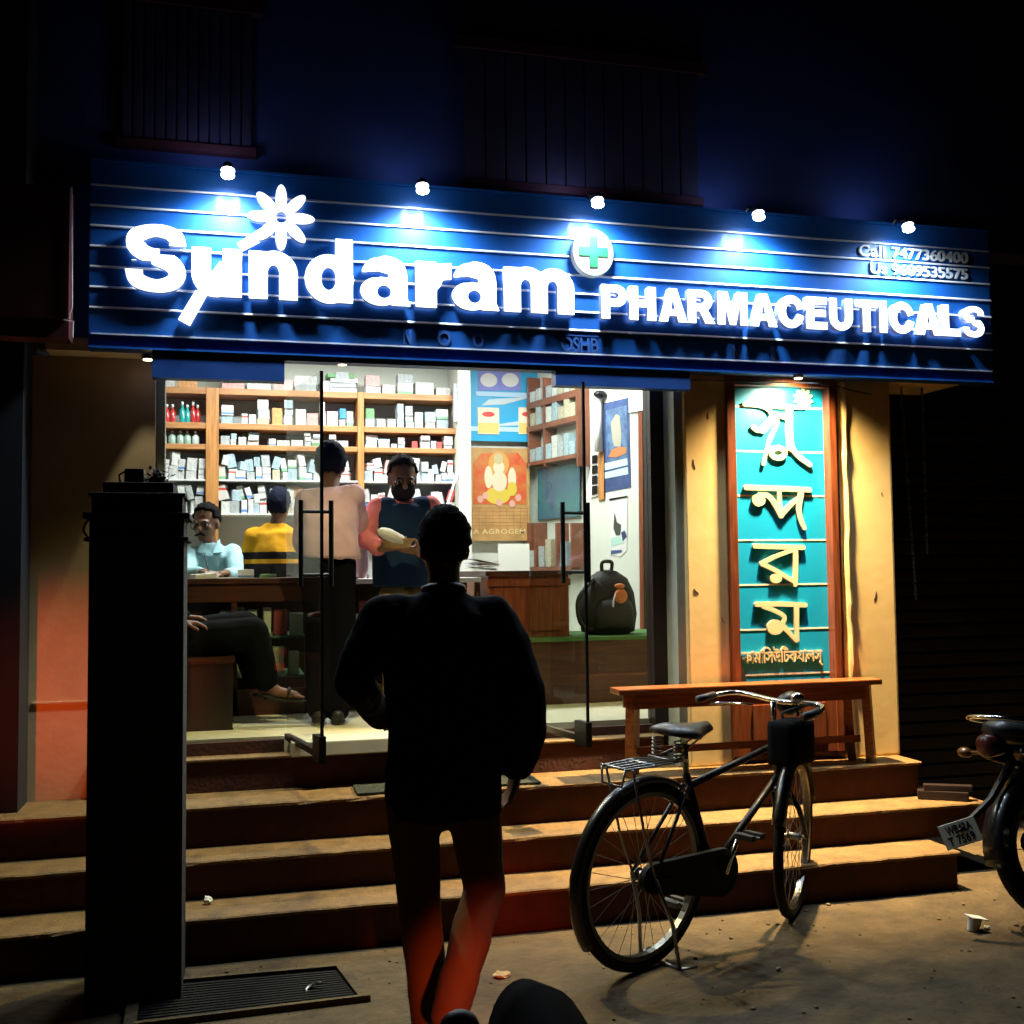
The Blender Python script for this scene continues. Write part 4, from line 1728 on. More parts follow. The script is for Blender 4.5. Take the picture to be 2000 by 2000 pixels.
SHN = ['top shelf', 'second shelf', 'third shelf', 'fourth shelf', 'lowest shelf']
visx = -.56
for k, z in enumerate(ZS):
    gap = (.2 if k == 0 else ZS[k - 1] - th[k - 1] - z)
    for (bn_, a, c) in BAYS:
        if bn_ == 'left bay' and k in (1, 2):
            continue                             # bottles stand there
        x = max(a, visx) + .012
        i = 0
        while x < c - .05:
            messy = k >= 3
            w = rnd.uniform(.038, .095) if not messy else rnd.uniform(.04, .075)
            if k == 0:
                w = rnd.uniform(.09, .19)
            w = min(w, c - x - .008)
            if w < .035:
                break
            hmax = gap * (.62 if k == 2 else .8) if k else .15
            stack = rnd.random() < (.88 if messy else .5)
            zz = z + .0005
            lev = 0
            while True:
                h = rnd.uniform(.3, .6) * hmax if stack else rnd.uniform(.4, .95) * hmax
                if k in (1,):
                    h *= .8
                h = max(.02, h)
                if zz + h > z + gap * .93 or lev > 2:
                    break
                r_ = rnd.random()
                if r_ < .66:
                    nm = rnd.choice(['white', 'white', 'white', 'pale grey', 'pale blue' if bn_ != 'left bay' else 'white', 'cream' if bn_ != 'right bay' else 'white'])
                    m_, ds = CM[nm], nm + ' medicine carton'
                elif r_ < .90:
                    ds, m_ = PR[rnd.randrange(4)]
                else:
                    nm = rnd.choice(['red and white', 'orange', 'pink', 'blue', 'green', 'brown'])
                    m_, ds = CM[nm], nm + ' medicine carton'
                    if nm == 'red and white':
                        ds = 'red medicine carton'
                if k == 0 and rnd.random() < .25:
                    m_, ds = CM['pink' if bn_ != 'left bay' else 'orange'], ('pink' if bn_ != 'left bay' else 'orange') + ' medicine carton'
                wh = {0: 'lying lowest', 1: 'stacked second', 2: 'stacked third'}[lev]
                lab = f"{ds} {wh}, {ORD[min(i, 17)]} along {SHN[k]}, {bn_}"
                carton(x + w / 2, SY + .07 + rnd.uniform(0, .03), zz, w * rnd.uniform(.86, .97), .10, h, rnd.uniform(-.12, .12) if not messy else rnd.uniform(-.3, .3),
                       rnd.uniform(-.3, .3) if (messy and lev) else 0, m_, lab)
                zz += h + .001 + (.014 if messy and lev else 0)
                lev += 1
                if not stack:
                    break
            x += w + (rnd.uniform(.003, .012) if not messy else rnd.uniform(0, .006))
            if k in (1, 2) and rnd.random() < .08:
                x += .05
            i += 1

# bottles in the left bay
bt = {'clear': (.55, .66, .66), 'teal': (.03, .36, .36), 'red': (.5, .04, .04), 'white': (.78, .8, .8), 'pale green': (.3, .45, .38)}
BMt = {k: mat('bottle_' + k.replace(' ', '_'), c, .15, coat=.5) for k, c in bt.items()}


def bottle(x, y, z, h, r, colr, capc, label, grp):
    t = thing('bottle', label, 'bottle', (x, y, z), grp)
    q = BM()
    tube(q, [(x, y, z + .0005), (x, y, z + h * .08), (x, y, z + h * .58), (x, y, z + h * .72), (x, y, z + h * .84)], [r * .9, r, r, r * .5, r * .34], 14)
    obj('body', q, BMt[colr], t, True)
    q = BM()
    cyl(q, (x, y, z + h * .84), (x, y, z + h), r * .42, 12)
    obj('cap', q, BMt[capc], t, True)


xs = [at(px, 800, SY + .06).x for px in (316, 326, 337, 356, 366, 377, 386)]
nms = ['clear', 'red', 'red', 'teal', 'teal', 'red', 'red']
for i, (x, nm) in enumerate(zip(xs, nms)):
    bottle(x, SY + .07, ZS[1], .155 - .02 * (i in (1, 2, 4, 6)), .021, nm, 'white', f"{nm} bottle with white cap, {ORD[i]} from the left on the bottle shelf", 'bottles on the upper left shelf')
xs = [at(px, 840, SY + .06).x for px in (318, 336, 352, 366, 382)]
nms = ['clear', 'pale green', 'pale green', 'pale green', 'clear']
for i, (x, nm) in enumerate(zip(xs, nms)):
    bottle(x, SY + .07, ZS[2], .10, .026, nm, 'white' if i in (0, 4) else 'pale green', f"squat {nm} jar, {ORD[i]} from the left on the shelf under the coloured bottles", 'squat jars on the left shelf')

# books and papers lying on top of the shelving near the left door
for i in range(4):
    p = at(668, 752 - i * 11, SY + .05)
    carton(p.x + rnd.uniform(-.02, .02), SY + .1, ZS[0] + .001 + i * .036 + .17 * 0, .2, .14, .032, rnd.uniform(-.1, .1), 0, CM[['white', 'pale grey', 'white', 'green'][i]],
           f"flat {['white','grey','white','green'][i]} file, {ORD[i]} from below in the pile behind the left door", 'flat files piled on the shelving')

# white column, poster wall, posters
q = BM()
c0, c1 = at(893, 900, 7.85).x, at(917, 900, 7.85).x
box(q, c0, c1, 7.80, 8.199, HF, 3.19)
single('white_column', q, 'white_wall', 'narrow white column between the shelves and the blue poster', 'column')


def flatboard(name, x0, y0, x1, y1, Y, m_, th=.006):
    a, c = at(x0, (y0 + y1) / 2, Y), at(x1, (y0 + y1) / 2, Y)
    z0, z1 = at((x0 + x1) / 2, y1, Y).z, at((x0 + x1) / 2, y0, Y).z
    q = BM()
    box(q, a.x, c.x, Y, Y + th, z0, z1)
    return q, a.x, c.x, z0, z1


YP = 8.14
bp = thing('blue_poster', 'blue advertising poster with small white and yellow packs high on the back wall', 'poster', at(978, 860, YP))
q, a, c, z0, z1 = flatboard('p', 909, 700, 1052, 862, YP, None)
obj('sheet', q, mat('poster_blue', (.01, .36, .66), .4), bp)


def onposter(parent, name, x0, y0, x1, y1, m_, Y=YP, lift=.006):
    q, *_ = flatboard('p', x0, y0, x1, y1, Y - lift, None, lift - .0005)
    return obj(name, q, m_, parent)


onposter(bp, 'lower_band', 918, 834, 1045, 843, mat('poster_pale', (.45, .68, .8), .5))
onposter(bp, 'upper_band', 930, 766, 1045, 775, mat('poster_pale2', (.4, .62, .8), .5))
for (x0, x1) in ((934, 975), (976, 1017)):
    onposter(bp, 'pack_picture', x0, 722, x1, 763, mat('poster_violet', (.2, .22, .62), .5))
    q = BM()
    p = at((x0 + x1) / 2, 735, YP - .009)
    rg = [[V((p.x + .068 * math.cos(t), y, p.z - .03 + .055 * math.sin(t))) for t in np.linspace(0, 2 * math.pi, 28, endpoint=False)] for y in (YP - .011, YP - .0061)]
    loft(q, rg)
    obj('pack_label', q, 'white', bp)
for (x0, x1) in ((933, 975), (1013, 1050)):
    onposter(bp, 'pack_picture', x0, 796, x1, 848, mat('poster_cream', (.78, .70, .52), .5), lift=.008)
    onposter(bp, 'pack_foot', x0 + 1, 826, x1 - 1, 846, mat('poster_yellow', (.72, .55, .16), .5), lift=.0095)
    q = BM()
    p = at((x0 + x1) / 2, 809, YP - .009)
    rg = [[V((p.x + .05 * math.cos(t), y, p.z + .02 * math.sin(t))) for t in np.linspace(0, 2 * math.pi, 24, endpoint=False)] for y in (YP - .0105, YP - .0081)]
    loft(q, rg)
    obj('pack_oval', q, mat('oval_red', (.62, .05, .04), .5), bp)
# grey swooshes
for (pp) in (((940, 792), (955, 780), (1040, 775), (985, 790)), ((935, 834), (1045, 818), (1045, 830))):
    q = BM()
    prism(q, [(at(x, y, YP).x, at(x, y, YP).z) for x, y in pp], lambda x, z: V((x, YP - .0045, z)), lambda x, z: V((x, YP - .0005, z)))
    obj('swoosh', q, mat('swoosh_grey', (.5, .62, .66), .5), bp)

gn = thing('wall_calendar', 'red and gold wall calendar with a seated deity above its date grid', 'calendar', at(977, 1055, 8.12))
YG = 8.12
q, gx0, gx1, gz0, gz1 = flatboard('c', 917, 875, 1035, 1056, YG, None)
obj('sheet', q, mat('calendar_gold', (.50, .30, .10), .5, noise=.3, nscale=7), gn)


def gg(x, y, l=.003):
    p = at(x, y, YG)
    return V((p.x, YG - l, p.z))


def blob(parent, name, cx, cy, rx, ry, m_, l, Y=None):
    q = BM()
    c = at(cx, cy, YG if Y is None else Y)
    kx = at(cx + rx, cy, YG if Y is None else Y).x - c.x
    kz = c.z - at(cx, cy + ry, YG if Y is None else Y).z
    yy = (YG if Y is None else Y)
    rg = [[V((c.x + kx * math.cos(t), y, c.z + kz * math.sin(t))) for t in np.linspace(0, 2 * math.pi, 24, endpoint=False)] for y in (yy - l, yy - .0004)]
    loft(q, rg)
    return obj(name, q, m_, parent)


q = BM()
prism(q, [(gg(x, y).x, gg(x, y).z) for x, y in ((924, 985), (924, 905), (940, 885), (1012, 885), (1028, 905), (1028, 985))], lambda x, z: V((x, YG - .002, z)), lambda x, z: V((x, YG - .0003, z)))
obj('picture', q, mat('calendar_red', (.55, .07, .02), .5, noise=.5, nscale=14, dark=(.5, .2, .04)), gn)
ivory, yel, pnk = mat('picture_ivory', (.66, .58, .40), .5), mat('picture_yellow', (.60, .46, .05), .5), mat('picture_pink', (.62, .34, .26), .5)
dimgold = mat('picture_gold', (.48, .42, .22), .5)
blob(gn, 'halo', 974, 906, 20, 24, mat('picture_orange', (.6, .3, .06), .5), .0028)
blob(gn, 'robe', 972, 968, 24, 17, yel, .0046)
blob(gn, 'torso', 975, 940, 15, 20, ivory, .0052)
blob(gn, 'arm', 954, 932, 8, 22, ivory, .0038)
blob(gn, 'arm', 1000, 935, 8, 22, ivory, .0038)
blob(gn, 'head', 974, 913, 11, 13, ivory, .0060)
blob(gn, 'crown', 973, 896, 9, 11, dimgold, .0066)
blob(gn, 'robe_fold', 1000, 955, 9, 14, yel, .0058)
for (x, y) in ((938, 975), (948, 968), (1012, 972), (975, 982), (1000, 984)):
    blob(gn, 'offering', x, y, 6, 7, pnk, .0050)
q = BM()
for k in range(7):
    a, c = gg(921, 992 + k * 7), gg(1031, 992 + k * 7)
    box(q, a.x, c.x, YG - .0016, YG - .0003, a.z - .0015, a.z + .0015)
for k in range(9):
    a, c = gg(922 + k * 13.5, 992), gg(922 + k * 13.5, 1034)
    box(q, a.x - .0015, a.x + .0015, YG - .0014, YG - .0003, c.z, a.z)
obj('date_grid', q, mat('grid_red', (.42, .13, .04), .5), gn)
a, c = gg(924, 1043), gg(1026, 1033)
put('calendar_lettering', fit(text_mesh('A AGROGEM', .1, 1.1, .02), a.x, c.x, a.z, c.z, YG - .0004, .002), mat('calendar_letters', (.68, .50, .22), .5), gn)

# ---- counters
cl = thing('glass_counter', 'glass fronted wooden showcase counter on the left of the shop', 'counter', (.0, 6.3, HF))
cx0, cx1, cy0, cy1 = -1.3, at(606, 1130, 6.15).x, 6.15, 6.65
ct = 1.475
q = BM()
box(q, cx0, cx1, cy0 - .02, cy1, ct - .03, ct, .004)
obj('counter_top', q, 'wood_counter', cl)
q = BM()
for x in (cx0, .0, cx1 - .03):
    box(q, x, x + .03, cy0, cy0 + .03, HF, ct - .03)
box(q, cx0, cx1, cy0, cy0 + .02, HF, HF + .14)
box(q, cx0, cx1, cy1 - .02, cy1, HF, ct - .03)
box(q, cx0, cx1, cy0 - .004, cy0 + .02, ct - .13, ct - .0301)
obj('carcass', q, 'wood_counter', cl)
q = BM()
for z in (1.14, .92):
    box(q, cx0, cx1 - .03, cy0 + .03, cy1 - .03, z, z + .012)
obj('inner_shelf', q, mat('green_shelf', (.10, .20, .11), .4), cl)
q = BM()
box(q, cx0, cx1, cy0 + .006, cy0 + .011, HF + .14, ct - .13)
obj('front_glass', q, 'glass', cl)
rnd = random.Random(5)
cc = [('pale green', (.42, .52, .36)), ('white', (.66, .68, .6)), ('grey', (.35, .4, .36)), ('dark red', (.28, .05, .04)), ('yellow green', (.36, .45, .06))]
CCm = {k: mat('case_' + k.replace(' ', '_'), v_, .5, noise=.2, nscale=20) for k, v_ in cc}
for z, nm in ((1.152, 'upper'), (.932, 'lower'), (.862, 'bottom')):
    if nm == 'bottom':
        continue
    x = -.30
    i = 0
    while x < cx1 - .1:
        w = rnd.uniform(.045, .085)
        h = rnd.uniform(.11, .17)
        k = rnd.choice(['pale green', 'white', 'grey', 'pale green', 'white', 'dark red'])
        carton(x + w / 2, cy0 + .09, z + .0005, w * .9, .07, h, rnd.uniform(-.1, .1), 0, CCm[k], f"{k} box, {ORD[min(i, 17)]} from the left, {nm} shelf of the left showcase", 'boxes inside the glass showcase')
        x += w + rnd.uniform(0, .03)
        i += 1

# second glass counter run right of it behind the men
cm = thing('glass_counter', 'glass showcase counter behind the pink shirted man and the walking man', 'counter', (.9, 6.35, HF))
dx0, dx1 = cx1 + .16, 1.42
q = BM()
box(q, dx0, dx1, 6.18, 6.6, ct - .04, ct - .012, .004)
obj('counter_top', q, 'white', cm)
q = BM()
for x in (dx0, dx1 - .03):
    box(q, x, x + .03, 6.2, 6.23, HF, ct - .0401)
box(q, dx0, dx1, 6.2, 6.22, HF, HF + .14)
box(q, dx0, dx1, 6.57, 6.59, HF, ct - .0401)
obj('carcass', q, 'wood_counter', cm)
q = BM()
box(q, dx0 + .03, dx1 - .03, 6.23, 6.56, 1.08, 1.092)
obj('inner_shelf', q, mat('green_shelf2', (.10, .20, .11), .4), cm)
q = BM()
box(q, dx0, dx1, 6.205, 6.21, HF + .14, ct - .05)
obj('front_glass', q, 'glass', cm)
x = dx0 + .05
i = 0
for k in ('white', 'dark red', 'yellow green', 'pale green', 'white', 'grey', 'dark red', 'white', 'pale green'):
    carton(x + .035, 6.29, 1.0925, .065, .07, .24 - .07 * (i % 3 == 0), 0, 0, CCm[k], f"{k} upright box, {ORD[i]} from the left inside the middle showcase", 'boxes inside the middle showcase')
    x += .078
    i += 1

cr_ = thing('wooden_counter', 'brown wooden counter below the red and gold calendar', 'counter', (1.7, 6.7, HF))
q = BM()
xe = at(1112, 1180, 6.2).x
box(q, 1.45, xe + .015, 6.19, 7.3, 1.47, 1.50, .005)
obj('counter_top', q, 'wood_counter', cr_)
q = BM()
box(q, 1.47, xe, 6.21, 7.28, HF, 1.4699)
for x in (1.5, 1.72):
    box(q, x, x + .19, 6.199, 6.2099, 1.14, 1.40, .006)
box(q, 1.46, xe + .008, 6.195, 6.2099, 1.41, 1.45)
obj('front_panel', q, 'wood_door', cr_)
low = thing('low_counter', 'low dark wooden counter with a green mat top inside the right window', 'counter', (1.95, 6.2, HF))
q = BM()
box(q, 1.50, 2.72, 6.05, 6.1899, HF, 1.085)
box(q, xe + .02, 2.72, 6.1899, 6.7, HF, 1.085)
obj('body', q, 'wood_counter', low)
q = BM()
box(q, 1.49, 2.73, 6.035, 6.1889, 1.0851, 1.105)
box(q, xe + .02, 2.73, 6.1889, 6.71, 1.0851, 1.105)
obj('mat', q, mat('green_mat', (.05, .14, .03), .8), low)
# papers on the right counter
q = BM()
rnd = random.Random(3)
p = at(940, 1108, 6.5)
for k in range(9):
    mx_ = Matrix.Translation((p.x, 6.5, 1.502 + k * .006)) @ Matrix.Rotation(rnd.uniform(-.3, .3), 4, 'Z') @ Matrix.Rotation(rnd.uniform(-.1, .25), 4, 'Y')
    box(q, -.09, .09, -.08, .08, .01, .013, 0, mx_)
single('paper_bundle', q, 'white', 'loose white paper bundle on the wooden counter below the calendar', 'papers')
q = BM()
a, c = at(974, 1085, 7.6), at(1034, 1085, 7.6)
box(q, a.x, c.x, 7.6, 7.62, 1.3, at(1000, 1062, 7.6).z)
single('white_board', q, 'white_wall', 'plain cream board standing under the red and gold calendar', 'board')
# broom handle leaning by the column
q = BM()
cyl(q, at(866, 1010, 7.75), at(893, 925, 7.8), .009, 8)
cyl(q, at(888, 940, 7.79), at(896, 915, 7.81), .013, 8)
single('stick', q, 'white', 'white stick with a red tip leaning by the white column', 'stick')
# bag of papers hung at the shelf end
q = BM()
a = at(884, 800, 7.86)
box(q, a.x, a.x + .07, 7.82, 7.87, at(885, 826, 7.86).z, at(885, 750, 7.86).z, .012)
single('hanging_packet', q, CM['pale grey'], 'pale plastic packet hanging at the right end of the shelves', 'packet')

# ---- things on the angled right wall
zf = None


def wpt(px, py, lift=0.):
    """point on the angled inside wall seen at a photo pixel"""
    d = ray(px, py)
    o = V((0, 0, CAM_H))
    nn = WN
    base = W0 - nn * lift
    t = (base - o).dot(nn) / d.dot(nn)
    return o + d * t


def wq(name, pts, m_, parent, lift=.004):
    q = BM()
    f0 = [q.verts.new(wpt(x, y, lift)) for x, y in pts]
    f1 = [q.verts.new(wpt(x, y, .0003)) for x, y in pts]
    n = len(pts)
    q.faces.new(f0)
    q.faces.new(f1[::-1])
    for i in range(n):
        q.faces.new((f0[i], f1[i], f1[(i + 1) % n], f0[(i + 1) % n]))
    return obj(name, q, m_, parent)


k1 = thing('wall_calendar', 'dark blue wall calendar with pale date rows on the right inside wall', 'calendar', wpt(1204, 965))
navy = mat('calendar_navy', (.045, .08, .22), .5, noise=.5, nscale=9)
wq('sheet', ((1178, 788), (1228, 776), (1232, 952), (1180, 962)), navy, k1)
wq('picture', ((1183, 802), (1224, 791), (1226, 895), (1185, 903)), mat('calendar_teal', (.10, .18, .30), .5, noise=.6, nscale=16, dark=(.03, .05, .14)), k1, .0055)
wq('figure', ((1196, 860), (1193, 825), (1203, 808), (1210, 812), (1214, 850), (1212, 872), (1200, 872)), mat('calendar_figure', (.32, .30, .24), .5), k1, .007)
wq('flower', ((1188, 893), (1195, 878), (1210, 872), (1224, 874), (1222, 886), (1205, 893)), mat('calendar_rust', (.42, .16, .06), .5), k1, .0075)
wq('date_row', ((1181, 905), (1225, 895), (1226, 908), (1181, 919)), mat('date_pale', (.42, .58, .58), .5), k1, .0058)
wq('date_row', ((1181, 923), (1226, 912), (1227, 926), (1181, 935)), mat('date_pale2', (.42, .58, .58), .5), k1, .0058)
k2 = thing('wall_poster', 'white poster with a small dark figure below the blue calendar', 'poster', wpt(1207, 1085))
wq('sheet', ((1190, 978), (1226, 970), (1224, 1075), (1212, 1087), (1192, 1084)), 'white', k2)
wq('hanger', ((1190, 974), (1225, 968), (1225, 971), (1190, 978)), 'black', k2, .008)
wq('figure', ((1200, 1000), (1205, 1020), (1213, 1025), (1211, 1045), (1203, 1046), (1198, 1032)), mat('poster_dark', (.05, .06, .05), .5), k2, .006)
wq('figure', ((1213, 1040), (1220, 1036), (1224, 1048), (1216, 1057)), mat('poster_navy', (.03, .05, .14), .5), k2, .006)
wq('foot_band', ((1193, 1050), (1212, 1048), (1220, 1060), (1193, 1068)), mat('poster_mint', (.4, .62, .55), .5), k2, .0055)
wq('foot_line', ((1193, 1075), (1215, 1074), (1213, 1079), (1193, 1083)), mat('poster_navy2', (.05, .08, .22), .5), k2, .006)
tl = thing('wall_tube', 'white vertical tube light with a dark end cap on the right inside wall', 'lamp', wpt(1170, 880))
q = BM()
cyl(q, wpt(1169, 882, .04), wpt(1167, 778, .04), .03, 12)
obj('tube', q, 'white', tl, True)
q = BM()
ball(q, wpt(1172, 770, .04), .04, (1.2, 1, .7))
obj('cap', q, 'black', tl, True)
sw = thing('switch_board', 'row of dark switches on a white and brown board by the tube light', 'switch board', wpt(1165, 970))
wq('board', ((1153, 888), (1168, 884), (1168, 968), (1154, 972)), 'white', sw, .012)
for k in range(4):
    y = 890 + k * 20
    wq('switch', ((1156, y), (1166, y - 2), (1166, y + 14), (1156, y + 16)), 'black', sw, .02)
wq('batten', ((1168, 884), (1179, 881), (1180, 975), (1169, 978)), 'wood_post', sw, .014)
df = thing('inner_doorway', 'white inner door frame with a brown wooden strip beside the window post', 'door frame', wpt(1250, 1240))
wq('frame', ((1228, 770), (1262, 764), (1262, 800), (1228, 806)), 'white', df, .02)
wq('strip', ((1246, 806), (1254, 804), (1258, 1240), (1250, 1242)), 'wood_door', df, .02)
# shelving on the angled wall
rs = thing('side_shelves', 'brown shelves on the right inside wall seen through the right door', 'shelving', wpt(1095, 1000))
dpt = .11


def wbox(q, xa, xb, ya, yb, l0, l1):
    """board on the angled wall: left/right pixel columns, pixel rows given at the left end"""
    A, Bq = wpt(xa, ya), wpt(xb, ya)
    za, zb_ = wpt(xa, ya).z, wpt(xa, yb).z
    lo, hi = min(za, zb_), max(za, zb_)
    pts = [(A - WN * l0), (A - WN * l1), (Bq - WN * l1), (Bq - WN * l0)]
    prism(q, [(p.x, p.y) for p in pts], lambda a, c: V((a, c, lo)), lambda a, c: V((a, c, hi)))


wr = mat('side_shelf_wood', (.26, .09, .05), .5, noise=.3, nscale=8)
for (y0, y1) in ((790, 802), (836, 846), (905, 912)):
    q = BM()
    wbox(q, 1052, 1150, y0, y1, .0005, dpt)
    obj('shelf_board', q, wr, rs)
q = BM()
for xa in (1052, 1083, 1148):
    wbox(q, xa, xa + 3, 740, 912, .0005, dpt - .002)
obj('upright', q, wr, rs)
rnd = random.Random(31)
for (y, nm) in ((790, 'top'), (836, 'middle'), (905, 'lower')):
    i = 0
    for px in (1062, 1074, 1094, 1106, 1118, 1130, 1141):
        b0 = wpt(px, y) - WN * (dpt * .6)
        z = wpt(1052, y).z
        h = rnd.uniform(.08, .17)
        k = rnd.choice(['white', 'pale grey', 'pale blue', 'cream'])
        carton(b0.x, b0.y, z + .0005, .07, .08, h, math.atan2(WD.y, WD.x) + rnd.uniform(-.1, .1), 0, CM[k], f"{k} carton, {ORD[i]} along the {nm} side shelf behind the right door", 'cartons on the side shelves')
        i += 1
tb = thing('wall_board', 'blurred blue green board on the right inside wall beside the gold calendar', 'board', wpt(1090, 1015))
wq('sheet', ((1050, 918), (1132, 900), (1132, 1008), (1050, 1015)), mat('board_teal', (.06, .20, .22), .3, noise=.6, nscale=3, dark=(.05, .10, .2)), tb, .03)
ls = thing('low_shelf', 'small brown shelf of pale packets under the blue green board', 'shelving', wpt(1090, 1110))
q = BM()
wbox(q, 1050, 1140, 1108, 1114, .0005, dpt)
for xa in (1050, 1066, 1108, 1138):
    wbox(q, xa, xa + 3, 1022, 1108, .0005, dpt - .002)
obj('frame', q, wr, ls)
i = 0
for px in (1058, 1078, 1092, 1122):
    b0 = wpt(px, 1108) - WN * (dpt * .6)
    carton(b0.x, b0.y, wpt(1038, 1108).z + .0005, .08, .06, rnd.uniform(.12, .22), math.atan2(WD.y, WD.x), 0, CM[['white', 'pale grey', 'cream', 'pale blue'][i]],
           f"{['white','pale grey','cream','pale blue'][i]} packet, {ORD[i]} along the low shelf by the right door handle", 'packets on the low shelf')
    i += 1

# ---- backpack on the low counter
p = at(1190, 1247, 6.25)
bz = 1.1055
bpk = thing('backpack', 'big black backpack with an orange pouch on the green topped counter', 'backpack', (p.x, 6.3, bz))
q = BM()
rings = []
for (z, w_, d_) in ((0, .12, .07), (.015, .165, .10), (.12, .18, .12), (.25, .165, .115), (.34, .125, .09), (.385, .06, .05), (.395, .02, .02)):
    rings.append([V((p.x + .01 + w_ * math.copysign(abs(math.cos(t)) ** .75, math.cos(t)), 6.3 + d_ * math.copysign(abs(math.sin(t)) ** .75, math.sin(t)), bz + z)) for t in np.linspace(0, 2 * math.pi, 28, endpoint=False)])
loft(q, rings)
obj('body', q, mat('pack_black', (.014, .015, .014), .75, bump=.2, bscale=60), bpk, True)
q = BM()
rings = []
for (z, w_, d_) in ((.03, .09, .02), (.05, .12, .05), (.15, .12, .055), (.2, .10, .04), (.225, .06, .01)):
    rings.append([V((p.x + .02 + w_ * math.cos(t), 6.19 + d_ * math.sin(t), bz + z)) for t in np.linspace(0, 2 * math.pi, 24, endpoint=False)])
loft(q, rings)
obj('front_pocket', q, mat('pack_black2', (.02, .021, .02), .7), bpk, True)
q = BM()
tube(q, catmull([V((p.x - .03, 6.28, bz + .385)), V((p.x - .03, 6.27, bz + .44)), V((p.x + .03, 6.27, bz + .44)), V((p.x + .03, 6.28, bz + .385))], 6), .012, 8)
tube(q, catmull([V((p.x - .10, 6.24, bz + .34)), V((p.x - .21, 6.2, bz + .22)), V((p.x - .2, 6.2, bz + .08)), V((p.x - .12, 6.22, bz + .03))], 8), .014, 8)
obj('strap', q, 'black_plastic', bpk, True)
q = BM()
ball(q, (p.x + .035, 6.13, bz + .235), .042, (1, .5, 1.05))
ball(q, (p.x + .032, 6.14, bz + .295), .028, (1.2, .5, .6))
obj('pouch', q, mat('pouch_orange', (.52, .16, .05), .7), bpk, True)
q = BM()
tube(q, catmull([V((p.x - .0, 6.125, bz + .25)), V((p.x - .015, 6.12, bz + .21)), V((p.x - .018, 6.12, bz + .17))], 6), .005, 6)
obj('cord', q, 'white', bpk)

# things on the left counter
q = BM()
p = at(418, 1122, 6.3)
mx_ = Matrix.Translation((p.x, 6.32, ct + .0005)) @ Matrix.Rotation(.2, 4, 'Z')
box(q, -.13, .13, -.09, .09, 0, .004, 0, mx_)
box(q, -.12, .0, -.085, .085, .0041, .03, .008, mx_ @ Matrix.Rotation(-.05, 4, 'Y'))
single('open_ledger', q, 'white', 'open white ledger on the counter before the man in the light blue shirt', 'book')
q = BM()
p = at(522, 1120, 6.35)
box(q, p.x - .04, p.x + .05, 6.32, 6.4, ct + .0005, ct + .022, .003)
single('green_box', q, CM['green'], 'small flat green box on the left counter before the yellow shirt', 'box')
q = BM()
p = at(480, 1110, 6.4)
box(q, p.x - .045, p.x + .045, 6.37, 6.44, ct + .0005, ct + .05, .003)
single('white_box', q, PR[1][1], 'white and blue box on the left counter between the two seated men', 'box')

# seat under the left window
q = BM()
p = at(455, 1283, 5.62)
sb = thing('window_stool', 'dark box seat under the man in dark trousers', 'seat', (p.x - .25, 5.75, HF))
box(q, p.x - .8, p.x, 5.62, 5.9, HF, p.z - .03)
obj('body', q, 'frame_dark', sb)
q = BM()
box(q, p.x - .8, p.x + .01, 5.61, 5.91, p.z - .0299, p.z, .006)
obj('top', q, 'wood_counter', sb)
# tube light fittings on the ceiling that light the shop
for (x, y, nm) in ((.4, 7.05, 'left'), (1.75, 6.9, 'right')):
    t = thing('ceiling_light', f'tube light on the shop ceiling over the {"showcase" if nm == "left" else "wooden"} counter', 'lamp', (x, y, 3.19))
    q = BM()
    box(q, x - .62, x + .62, y - .03, y + .03, 3.185, 3.1999)
    obj('housing', q, 'white', t)
    q = BM()
    cyl(q, (x - .6, y + .08, 3.18), (x + .6, y + .08, 3.18), .014, 10)
    obj('tube', q, mat('tube_lit', (1, 1, 1), .4, emit=(.93, 1, .95), estr=6), t, True)

# ------------------------------------------------------------------ people
SKIN = mat('skin_brown', (.16, .072, .036), .5, noise=.12, nscale=20)
HAIR = mat('hair_black', (.007, .0065, .007), .9, spec=.08)
HAIRG = mat('hair_greying', (.035, .03, .03), .9, spec=.1)
SHOE = mat('shoe_black', (.015, .014, .013), .5)


def cloth(name, col, bump=.25):
    return mat(name, col, .9, bump=bump, bscale=9, noise=.15, nscale=8, spec=.06)


def solid(name, q, m, parent, vox=.009, smooth=6, disp=0.):
    """one continuous surface grown round overlapping closed shapes"""
    bmesh.ops.recalc_face_normals(q, faces=q.faces[:])
    me = bpy.data.meshes.new(name)
    q.to_mesh(me)
    q.free()
    o = bpy.data.objects.new(name, me)
    COL.objects.link(o)
    r = o.modifiers.new('r', 'REMESH')
    r.mode = 'VOXEL'
    r.voxel_size = vox
    s = o.modifiers.new('s', 'SMOOTH')
    s.iterations = smooth
    s.factor = .5
    bpy.context.view_layer.update()
    m2 = bpy.data.meshes.new_from_object(o.evaluated_get(bpy.context.evaluated_depsgraph_get()))
    bpy.data.objects.remove(o)
    if disp:                                    # soft folds
        from mathutils import noise as N
        for v in m2.vertices:
            c = V((v.co.x * 9, v.co.y * 9, v.co.z * 5.5))
            v.co += v.normal * (N.noise(c) * disp + N.noise(c * 2.7) * disp * .4)
    m2.materials.clear()
    return put(name, m2, m, parent, True)


def limb(q, pr, seg=12):
    for (p, r), (p2, r2) in zip(pr[:-1], pr[1:]):
        caps(q, p, p2, r, r2, seg)


def torso(q, rings, side, fwd):
    rg = []
    for (c, a, b) in rings:
        rg.append([V(c) + side * a * math.cos(t) + fwd * b * math.sin(t) for t in np.linspace(0, 2 * math.pi, 24, endpoint=False)])
    loft(q, rg)


